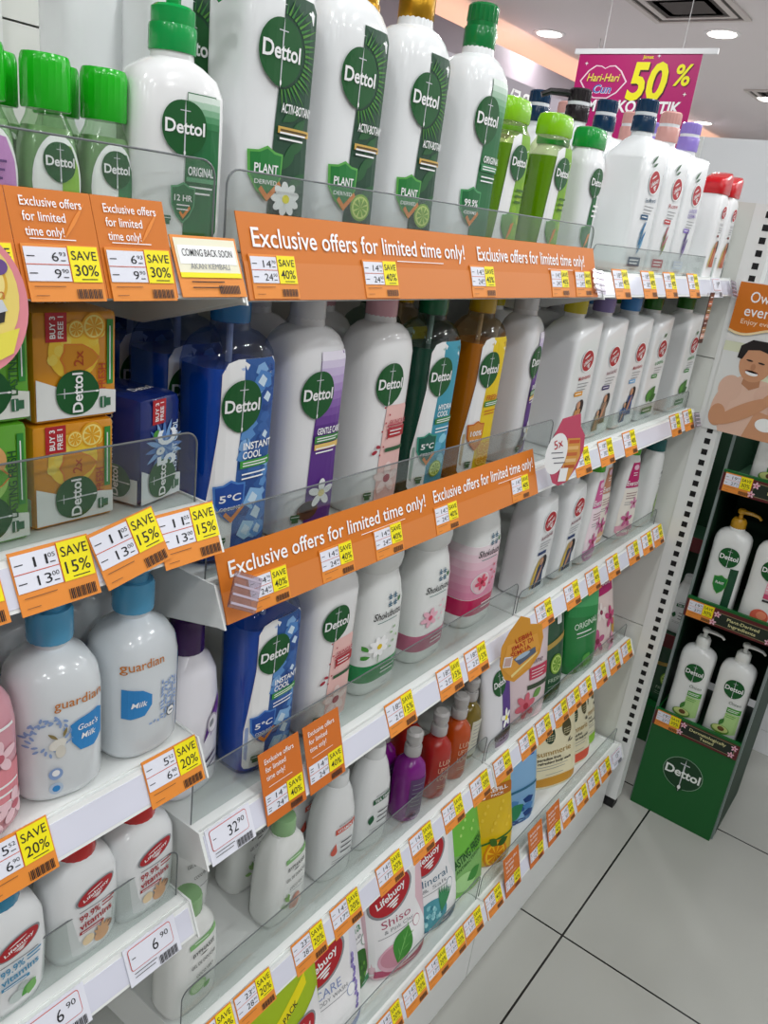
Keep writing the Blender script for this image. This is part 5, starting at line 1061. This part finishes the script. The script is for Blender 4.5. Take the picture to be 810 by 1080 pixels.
row(D4, gS4, [
 ('byp_coco', .4700, .522, 'white gel bottle with pale green cap and green coconut print', 'shower gel'), ('byp_tube', .5500, .610, 'white tube with green band standing behind the gel bottles', 'gel tube'), ('byp_peach', .6350, .532, 'white gel bottle with pale green cap and peach print', 'shower gel'), ('byp_peach', .640, .605, 'white gel bottle behind the peach printed one', 'shower gel'),
 ('vitamin_e', .738, .532, 'plain white gel bottle with red drop label', 'shower gel', -8), ('tea_tree', .823, .532, 'plain white gel bottle with dark green leaf label', 'shower gel', -8), ('vitamin_e', .738, .595, 'plain white gel bottle behind the red drop one', 'shower gel'),
 ('small_purple', .912, .518, 'small see-through purple pump bottle', 'pump bottle', -26), ('small_red', .987, .518, 'small see-through red pump bottle next to the purple one', 'pump bottle', -26), ('small_orange', 1.052, .520, 'small see-through orange pump bottle', 'pump bottle', -26), ('small_olive', 1.112, .535, 'small olive pump bottle with pale paper label', 'pump bottle', -10), ('small_purple', .905, .572, 'small purple pump bottle behind the front purple one', 'pump bottle'), ('small_red', .980, .572, 'small red pump bottle behind the front red one', 'pump bottle'),
 ('p_purple', 1.185, .505, 'white and purple refill pouch with vanilla flower', 'refill pouch'), ('p_rose', 1.305, .512, 'glossy pale pink pouch with rose print', 'refill pouch', -14), ('p_lime', 1.405, .508, 'dark green pouch with lime slice in front', 'refill pouch', -8), ('p_lime', 1.452, .540, 'dark green pouch with lime slice tucked behind its twin', 'refill pouch', -8), ('p_original', 1.572, .514, 'bright green pouch with plain white lettering', 'refill pouch', -10), ('p_flower', 1.686, .512, 'magenta topped pouch with flowers', 'refill pouch', -10), ('p_flower2', 1.742, .540, 'pink topped slim pouch with flowers', 'refill pouch'), ('p_orangetip', 1.770, .575, 'orange topped slim pouch beside the end panel', 'refill pouch')])
row(D5, gS5, [
 ('p_value', .640, .475, 'lime green value refill pouch at the bottom picture edge', 'refill pouch'), ('p_care', .728, .480, 'white care pouch with a yellow band across it', 'refill pouch', -6), ('p_matcha', .806, .512, 'white pouch with green matcha powder print', 'refill pouch'), ('p_shiso', .906, .484, 'pink refill pouch with green shiso leaf', 'refill pouch', -10), ('p_pink', .975, .530, 'plain pink pouch back behind the shiso pouch', 'refill pouch', -8), ('p_mineral', 1.016, .486, 'white refill pouch with teal mineral crystals', 'refill pouch', -10), ('p_crystal', 1.068, .528, 'pale blue crystal patterned pouch behind the mineral one', 'refill pouch', -8), ('p_green', 1.120, .488, 'bright green lasting fresh refill pouch', 'refill pouch', -10), ('p_yellow', 1.222, .490, 'yellow citrus refill pouch', 'refill pouch', -22), ('p_blue', 1.345, .515, 'pale blue ice patterned refill pouch', 'refill pouch', -22), ('p_white', 1.440, .550, 'plain white pouch behind the pale blue one', 'refill pouch', -10),
 ('p_orange', 1.540, .505, 'cream fruit pouch with orange top and foot', 'refill pouch', -22), ('p_coral', 1.660, .498, 'cream fruit pouch with coral top', 'refill pouch', -12), ('p_limetop', 1.742, .508, 'cream fruit pouch with lime green top', 'refill pouch', -6), ('p_cherry', 1.768, .565, 'white pouch with cherry pink print beside the end panel', 'refill pouch')])

# ------------------------------------------------------------------ green display stand at the end
FX, Y0, Y1 = 1.885, .178, .388
st = tag(empty('display_stand', (FX+.13, .283, 0)), 'dark green cardboard stand with white wash bottles on three tiers', 'display stand')
SG = M('#0c5a24', .4); SD = M('#08301a', .6); SM = M('#5a1a1e', .4); cx, w, d = -.13, .105, .26
b = MB(); b.box(cx, -w, 0, cx+.006, w, .290, SG); b.box(cx+.006, -w, 0, cx+d, -w+.004, .29, SG); b.box(cx+.006, w-.004, 0, cx+d, w, .29, SG); b.build('base_box', st)
b = MB(); b.box(cx+d-.006, -w, .29, cx+d, w, 1.02, SD); b.build('back_board', st)
for s in (-1, 1):
    b = MB(); y0, y1 = (-w-.004, -w) if s < 0 else (w, w+.004); b.box(cx+.02, y0, .0, cx+d, y1, 1.02, SD); b.box(cx+.012, y0-.001, .0, cx+.02, y1+.001, 1.02, M('#7d8886', .35)); b.build('side_board', st)
def tierlip(z0, z1, words):
    b = MB(); b.box(cx+.006, -w+.004, z0+.012, cx+d-.006, w-.004, z0+.018, SD); b.box(cx-.003, -w, z0, cx+.001, w, z1, SM); b.box(cx-.004, -w, z1-.002, cx+.004, w, z1+.004, SG); o = b.build('tier', st)
    A = Art(); A.rrect(-.036, .006, .096, .038, .008, paper('#8a7a5a'), 1); A.rrect(-.0345, .0075, .0945, .0365, .0072, paper('#16241a'), 2)
    for k, t in enumerate(words): A.text(t, .030, (.028 if len(words) > 1 else .022)-.012*k, min(.105, .0056*len(t)), .0078, paper('#d8d49a'), 4, bold=.015)
    for u, v in ((-.036,.010),(.094,.030),(-.030,.032),(.090,.010)): flower(A, u, v, .008, paper('#e8b8c8'), paper('#b04a6a'), 5, 5)
    link('tier_print', A.mesh('tier_print'), o, (cx-.003, 0, z0), (0, 0, -PI/2))
tierlip(.250, .293, ('Dermatologically', 'Tested')); tierlip(.563, .612, ('Plant-Derived', 'Ingredients')); tierlip(.886, .932, ('Moisturising',))
A = Art(); A.ell(0, 0, .050, .046, paper('#8aa890'), 1); A.ell(0, 0, .0485, .0445, paper('#0b3a1c'), 2); A.poly([(-.012,-.040),(.012,-.040),(0,-.056)], paper('#0b3a1c'), 3); A.text('Dettol', 0, .002, .088, .024, paper('#e8ece8'), 5, bold=.025); A.poly([(-.0008,-.052),(.0008,-.052),(.002,.02),(0,.044),(-.002,.02)], SILV, 4); A.rect(-.012, .026, .012, .0285, SILV, 4); A.ell(0, -.040, .004, .006, WHT, 6)
link('front_logo', A.mesh('front_logo'), st, (cx, 0, .148), (0, 0, -PI/2))
sm_tag = 's|19.90|27.90|30%'
for z, t in ((.2505, 'bottom'), (.565, 'middle'), (.887, 'top')):
    o = link('price_tag', tmesh(sm_tag), None, (FX-.0042, .352, z), (0, 0, -PI/2)); tag(o, 'price tag on the %s tier lip of the green stand' % t, 'price tag', 'price tags on the green stand')
for kind, y, z, t in (('stand_avocado', .334, .2686, 'white pump bottle with avocado print on the left of the bottom tier'), ('stand_avocado', .238, .2686, 'white pump bottle with avocado print on the right of the bottom tier'), ('stand_gold', .334, .5816, 'white pump bottle with gold pump on the middle tier'), ('stand_peach', .238, .5816, 'white pump bottle with peach print on the middle tier'), ('stand_avocado', .300, .9046, 'white pump bottle with plain back on the top tier')):
    put(kind, FX+.045, y, z, t, BW, 'bottles on the green stand', -90, 1.0)

# poster card beside the end panel
pp = tag(empty('promotional_poster', (1.8142, .27, 1.03)), 'orange poster of a father washing a laughing child', 'poster'); b = MB(); b.box(-.002, -.20, 0, 0, .172, .312, M('#e8e8e6', .3)); b.build('poster_board', pp)
A = Art(); A.rect(-.172, 0, .20, .190, paper('#d8dcc0'), 1); A.ell(.09, .14, .09, .06, paper('#8ab85a'), 2); A.rect(.06, .02, .20, .11, paper('#7fae50'), 3); A.ell(.06, .125, .05, .04, paper('#b8d48a'), 4); A.rect(-.172, .0, -.12, .17, paper('#dcdedc'), 2)
SK = paper('#c8926e'); SKD = paper('#b47e5c'); HR = paper('#1c1614'); TEE = paper('#dcb8a4')
A.poly([(-.160,.050),(-.150,.105),(-.120,.125),(-.060,.120),(-.030,.095),(-.02,.0),(-.14,.0)], TEE, 3); A.ell(-.138, .094, .024, .028, paper('#d8b29e'), 4); A.ell(-.056, .092, .032, .026, paper('#d8b29e'), 4); A.poly([(-.116,.128),(-.084,.128),(-.082,.108),(-.100,.098),(-.118,.108)], SKD, 5.5); A.ell(-.148, .062, .017, .038, paper('#d8b29e'), 5, -.2); A.ell(-.150, .034, .017, .024, SK, 6); A.ell(-.100, .052, .062, .0155, SK, 7, .62); A.ell(-.050, .088, .020, .013, SK, 8, .5)
for k in range(4): A.ell(-.040+.006*k, .098-.005*k, .012, .0042, SKD if k % 2 else SK, 9+k, .5-.2*k, 12)
A.ell(-.100, .155, .033, .040, SK, 6, -.15); A.poly([(-.140,.160),(-.138,.185),(-.118,.200),(-.088,.200),(-.068,.186),(-.066,.160),(-.075,.176),(-.100,.182),(-.122,.178),(-.130,.158)], HR, 7); A.ell(-.066, .150, .006, .010, SK, 6); A.ell(-.114, .158, .007, .0018, HR, 8, -.1); A.ell(-.090, .156, .007, .0018, HR, 8, -.1); A.ell(-.104, .146, .005, .007, SKD, 8); A.ell(-.104, .133, .013, .005, WHT, 8, -.1); A.ell(-.104, .136, .014, .002, paper('#8a3a34'), 8, -.1)
A.poly([(-.075,.060),(-.010,.050),(.020,.000),(-.090,.0)], SK, 6); A.ell(-.018, .070, .034, .038, SK, 7, .1); A.poly([(-.056,.080),(-.050,.104),(-.010,.112),(.024,.094),(.022,.072),(.006,.090),(-.030,.092)], HR, 8); A.ell(.000, .118, .040, .018, WHT, 9, -.1); A.ell(-.030, .106, .018, .010, paper('#e8ecec'), 9); A.ell(-.030, .072, .006, .0016, HR, 9); A.ell(-.006, .074, .006, .0016, HR, 9); A.ell(-.020, .052, .013, .009, paper('#7a2a28'), 9); A.ell(-.020, .057, .011, .003, WHT, 10); A.ell(-.050, .034, .02, .014, paper('#eef0ee'), 9); A.ell(-.018, .063, .004, .004, SKD, 9)
bd = [(-.172,.310),(.20,.310),(.20,.216)] + [(.20-.372*k/30, .206+.008*math.sin(k*.62)+(.012 if k > 22 else 0)) for k in range(31)]
A.poly([(a, min(max(c_-.005, .002), .308)) for a, c_ in bd], paper('#f0d8a8'), 14); A.poly(bd, ORG, 15)
A.text('Own your', -.145, .284, .105, .022, WHT, 17, 'L', .004); A.text('everyday moments', -.150, .256, .215, .022, WHT, 17, 'L', .004); A.text('Enjoy every hour of it', -.152, .234, .135, .010, paper('#f4dcc0'), 17, 'L')
link('poster_print', A.mesh('poster_print'), pp, (-.002, 0, 0), (0, 0, -PI/2))

# ------------------------------------------------------------------ far shop: gondola back, background stand
r = tag(empty('far_gondola', (2.52, .2, 0)), 'plain white back of the next gondola behind the green stand', 'shelving frame'); b = MB()
for z0, z1 in ((.0, .074), (.076, .80), (.802, 1.52), (1.522, 1.676)): b.box(-.12, -1.6, z0, -.10, .58, z1, M('#e4e6e8', .4))
b.box(-.10, -1.6, 0, .10, .58, 1.66, POW); b.build('back_panel', r); MB().box(-.125, .578, 0, .1, .60, 1.676, POW).build('upright', r)
r = tag(empty('background_stand', (2.26, .50, 0)), 'narrow dark stand with green and maroon panels behind the end panel', 'display stand')
MB().box(-.08, -.075, .0, .08, .075, .12, SG).build('base_box', r); b = MB(); b.box(.05, -.075, .12, .06, .075, 1.0, SD); b.box(-.08, .071, .12, .06, .075, 1.0, M('#46101a', .5)); b.build('back_board', r)
for z in (.35, .65): b = MB(); b.box(-.08, -.075, z, .05, .071, z+.006, SD); b.box(-.084, -.075, z-.03, -.08, .075, z+.01, SM); b.build('tier', r)
for y, z, t in ((.455, .1206, 'green lime pouch on the lowest tier of the background stand'), (.535, .1206, 'green pouch on the left of the lowest background tier')): put('p_lime', 2.23, y, z, t, 'refill pouch', 'pouches on the background stand', -90, .95)
for y, z, t in ((.465, .3566, 'white capped bottle on the middle tier of the background stand'), (.530, .6566, 'white capped bottle on the upper tier of the background stand')): put('tea_tree', 2.23, y, z, t, 'shower gel', 'bottles on the background stand', -90, 1)

# ------------------------------------------------------------------ the room
CZ = 2.6
def grout(base, line, sx, sy, pitch):
    m = bpy.data.materials.new('floor_tile'); m.use_nodes = True; nt = m.node_tree; bs = nt.nodes['Principled BSDF']; N = nt.nodes.new; K = nt.links.new
    tc = N('ShaderNodeTexCoord'); sp = N('ShaderNodeSeparateXYZ'); K(tc.outputs['Object'], sp.inputs[0]); ds = []
    for ax, off in (('X', sx), ('Y', sy)):
        a = N('ShaderNodeMath'); a.operation = 'SUBTRACT'; K(sp.outputs[ax], a.inputs[0]); a.inputs[1].default_value = off
        p = N('ShaderNodeMath'); p.operation = 'PINGPONG'; K(a.outputs[0], p.inputs[0]); p.inputs[1].default_value = pitch/2; ds.append(p)
    mn = N('ShaderNodeMath'); mn.operation = 'MINIMUM'; K(ds[0].outputs[0], mn.inputs[0]); K(ds[1].outputs[0], mn.inputs[1])
    lt = N('ShaderNodeMath'); lt.operation = 'LESS_THAN'; K(mn.outputs[0], lt.inputs[0]); lt.inputs[1].default_value = .0022
    nz = N('ShaderNodeTexNoise'); nz.inputs['Scale'].default_value = 2.2; K(tc.outputs['Object'], nz.inputs['Vector'])
    rp = N('ShaderNodeValToRGB'); rp.color_ramp.elements[0].color = lin(base[0]); rp.color_ramp.elements[1].color = lin(base[1]); rp.color_ramp.elements[0].position = .35; rp.color_ramp.elements[1].position = .65; K(nz.outputs['Fac'], rp.inputs[0])
    mx = N('ShaderNodeMix'); mx.data_type = 'RGBA'; K(lt.outputs[0], mx.inputs['Factor']); K(rp.outputs[0], mx.inputs['A']); mx.inputs['B'].default_value = lin(line); K(mx.outputs['Result'], bs.inputs['Base Color'])
    bs.inputs['Roughness'].default_value = .16; return m
b = MB(); b.box(-4, -4, -.1, 13, 3.6, 0, grout(('#9b9b95', '#a5a59f'), '#1e1d1c', 1.35, .334, .6)); tag(b.build('floor'), kind='structure')
WALL = M('#d8d2d4', .6); CEIL = M('#e6e2e4', .7)
tag(MB().box(-4, -4, CZ, 13, 3.6, CZ+.1, CEIL).build('ceiling'), kind='structure'); tag(MB().box(-4, 3.5, 0, 13, 3.6, 2.6, WALL).build('wall_back'), kind='structure'); tag(MB().box(12.9, -4, 0, 13, 3.5, 2.6, WALL).build('wall_far'), kind='structure'); tag(MB().box(-4, -4, 0, 13, -3.9, 2.6, WALL).build('wall_front'), kind='structure'); tag(MB().box(-4, -3.9, 0, -3.9, 3.5, 2.6, WALL).build('wall_near'), kind='structure')
b = MB(); b.box(2.0, 3.06, 1.9, 12.9, 3.12, 2.46, M('#a89ca4', .6)); b.box(2.0, 3.12, 1.9, 12.9, 3.5, 1.95, WALL); tag(b.build('trim_1'), kind='structure')
r = tag(empty('cove_lamp', (6.4, 3.30, 2.05)), 'warm cove lamp strip hidden above the back wall bulkhead', 'ceiling lamp'); MB().box(-4.2, -.03, .0, 4.2, .03, .02, M('#ffb48a', .5, emit=4)).build('lamp_strip', r)
def downlight(x, y, label):
    r = tag(empty('ceiling_light', (x, y, CZ)), label, 'ceiling lamp', 'round downlights in the ceiling'); b = MB()
    b.lathe([(.085,-.006),(.105,-.004),(.107,0),(.083,0)], M('#e8e8ea', .4), n=36); b.build('rim', r); MB().lathe([(.082,-.007),(.080,-.010)], M('#fff8f0', .5, emit=9), n=36).build('diffuser', r)
for x, y, t in ((5.36, 2.90, 'round downlight left of the pink banner nearest the cove'), (5.43, 1.80, 'round downlight above the right end of the pink banner'), (7.52, 2.02, 'round downlight at the right edge by the far vent'), (8.95, 2.95, 'round downlight just over the lilac pump bottle')): downlight(x, y, t)
def vent(x, y, label, s=.30):
    r = tag(empty('ceiling_vent', (x, y, CZ)), label, 'air vent', 'square ceiling vents'); b = MB(); F = M('#d2cdca', .5)
    for k, q in enumerate((1, .78, .56)):
        for a in ((-q,-q,q,-q+.12),(-q,q-.12,q,q),(-q,-q+.12,-q+.12,q-.12),(q-.12,-q+.12,q,q-.12)): b.box(a[0]*s, a[1]*s, -.012+.004*k, a[2]*s, a[3]*s, -.001, F)
    b.build('frame', r); MB().box(-s*.95, -s*.95, -.004, s*.95, s*.95, -.0005, M('#4a4644', .7)).build('duct_opening', r)
vent(4.87, 1.83, 'large square air vent cut by the top picture edge', .27); vent(7.35, 1.88, 'square air vent at the right picture edge', .22)
# hanging sale banner
r = tag(empty('hanging_banner', (4.0, 1.685, 1.80)), 'magenta 50% cosmetics sale banner hanging from the ceiling', 'banner'); MB().box(-.002, -.295, 0, .002, .295, .405, M('#b01268', .45)).build('banner_sheet', r); MB().box(-.008, -.36, .400, .008, .32, .422, M('#e8eaec', .35)).build('hanging_rail', r)
b = MB(); b.tube([(0,-.2,.42),(0,-.2,.80)], .002, M('#d0d0d0', .4), 8); b.tube([(0,.18,.42),(0,.18,.80)], .002, M('#d0d0d0', .4), 8); b.build('hanging_wires', r)
A = Art(); lp = [(-.120,0),(-.085,.045),(-.050,.068),(-.020,.066),(0,.056),(.020,.066),(.050,.068),(.085,.045),(.120,0),(.080,-.048),(.035,-.074),(-.035,-.074),(-.080,-.048)]
def lips(q, m, L): A.poly([(-.150+a*q, .285+c_*q) for a, c_ in lp], m, L)
lips(1.0, paper('#f0d4e0'), 1); lips(.93, paper('#b01268'), 2); A.text('Hari-Hari', -.150, .300, .165, .034, paper('#6a3a0a'), 3, bold=.03, shear=.2); A.text('Hari-Hari', -.151, .302, .165, .034, paper('#f0dc60'), 4, bold=.01, shear=.2); A.text('Cun', -.146, .253, .092, .036, paper('#e8f0fa'), 3, bold=.035, shear=.2); A.text('Cun', -.147, .254, .092, .036, paper('#2a6ab4'), 4, bold=.01, shear=.2); A.text('Jimat', .050, .388, .052, .014, YEL, 3, bold=.02)
A.text('50', .073, .284, .185, .155, paper('#4a0a2e'), 3, bold=.035, shear=.12); A.text('50', .068, .291, .185, .155, paper('#f0e818'), 4, bold=.03, shear=.12); A.text('%', .232, .315, .076, .086, paper('#4a0a2e'), 3, bold=.02, shear=.12); A.text('%', .229, .318, .076, .086, paper('#f0e818'), 4, bold=.02, shear=.12); A.text('SEMUA KOSMETIK', -.012, .182, .520, .050, WHT, 4, bold=.03, shear=.1)
for u, v in ((.255,.238),(.10,.392),(-.25,.36)): A.poly([(u,v+.010),(u+.002,v+.002),(u+.010,v),(u+.002,v-.002),(u,v-.010),(u-.002,v-.002),(u-.010,v),(u-.002,v+.002)], WHT, 3)
link('banner_print', A.mesh('banner_print', off=.001), r, (-.002, 0, 0), (0, 0, -PI/2))
# mirrored shop sign seen from behind
r = tag(empty('shop_sign', (4.62, 2.6, 1.75)), 'pale glass sign with mirrored white letters behind the top shelf bottles', 'sign'); MB().box(-1.1, 0, 0, 1.0, .012, .42, M('#8f8690', .3)).build('sign_panel', r)
A = Art(); A.text('REVLON', -.26, .330, .66, .100, WHT, 2, bold=.01, flip=True); A.text('MIN', .62, .310, .34, .085, WHT, 2, bold=.0, flip=True); link('sign_letters', A.mesh('sign_letters', off=.001), r)
for x in (-1.0, .9): MB().tube([(x,.006,.42),(x,.006,.85)], .004, M('#c8c8c8', .4), 8).build('hanging_rod', r)

# ------------------------------------------------------------------ light
def area(name, loc, size, power, col=(1, 1, 1), rot=(0, 0, 0), sy=None):
    L = bpy.data.lights.new(name, 'AREA'); L.energy = power; L.color = col; L.size = size
    if sy: L.shape = 'RECTANGLE'; L.size_y = sy
    else: L.shape = 'DISK'
    o = bpy.data.objects.new(name, L); COL.objects.link(o); o.location = loc; o.rotation_euler = rot; return o
for x in (-1.6, -.5, .6, 1.7, 2.8, 4.2):
    for y in (-1.7, -.75, .2): area('downlight_and_fill_lamp', (x, y, CZ-.02), .22, 9.0, (.97, .995, 1))
for x, y in ((5.36, 2.90), (5.43, 1.80), (7.52, 2.02), (8.95, 2.95), (3.3, 1.8), (1.6, 1.9), (5.4, .6), (7.5, .6), (7.5, -.8), (10, 1), (9.5, -1.2), (5.4, -1.0), (5.4, -2.6), (7.5, -2.6)): area('downlight_and_fill_lamp', (x, y, CZ-.02), .20, 7.0 if y > 2.5 else 30.0 if x > 4 else 14.0, (.98, .99, 1))  # visible downlights, plus unseen lamps added to brighten far room and ceiling by bounce
area('cove_lamp_light', (6.4, 3.28, 2.12), 8.4, 26, (1, .62, .42), (math.radians(180), 0, 0), .10)
wd = bpy.data.worlds.new('World'); SC.world = wd; wd.use_nodes = True; wd.node_tree.nodes['Background'].inputs[0].default_value = (.9, .95, 1, 1); wd.node_tree.nodes['Background'].inputs[1].default_value = .3

# ------------------------------------------------------------------ camera
cam = bpy.data.cameras.new('Camera'); co = bpy.data.objects.new('Camera', cam); COL.objects.link(co)
R = ((.60173652, -.78926374, .12237611), (-.21063312, -.30461313, -.92889425), (.77041992, .53317313, -.34954193))
m = Matrix(((R[0][0], -R[1][0], -R[2][0], 0), (R[0][1], -R[1][1], -R[2][1], 0), (R[0][2], -R[1][2], -R[2][2], 1.38482248), (0, 0, 0, 1)))
co.matrix_world = m; cam.sensor_fit = 'VERTICAL'; cam.sensor_height = 36; cam.lens = 844.4646*36/1080; cam.clip_start = .02; cam.clip_end = 60
SC.camera = co
SC.view_settings.view_transform = 'Standard'; SC.view_settings.look = 'None'; SC.view_settings.exposure = -.52; SC.view_settings.gamma = 1; SC.view_settings.use_curve_mapping = False
SC.cycles.use_denoising = True; SC.cycles.transparent_max_bounces = 20; SC.cycles.max_bounces = 8
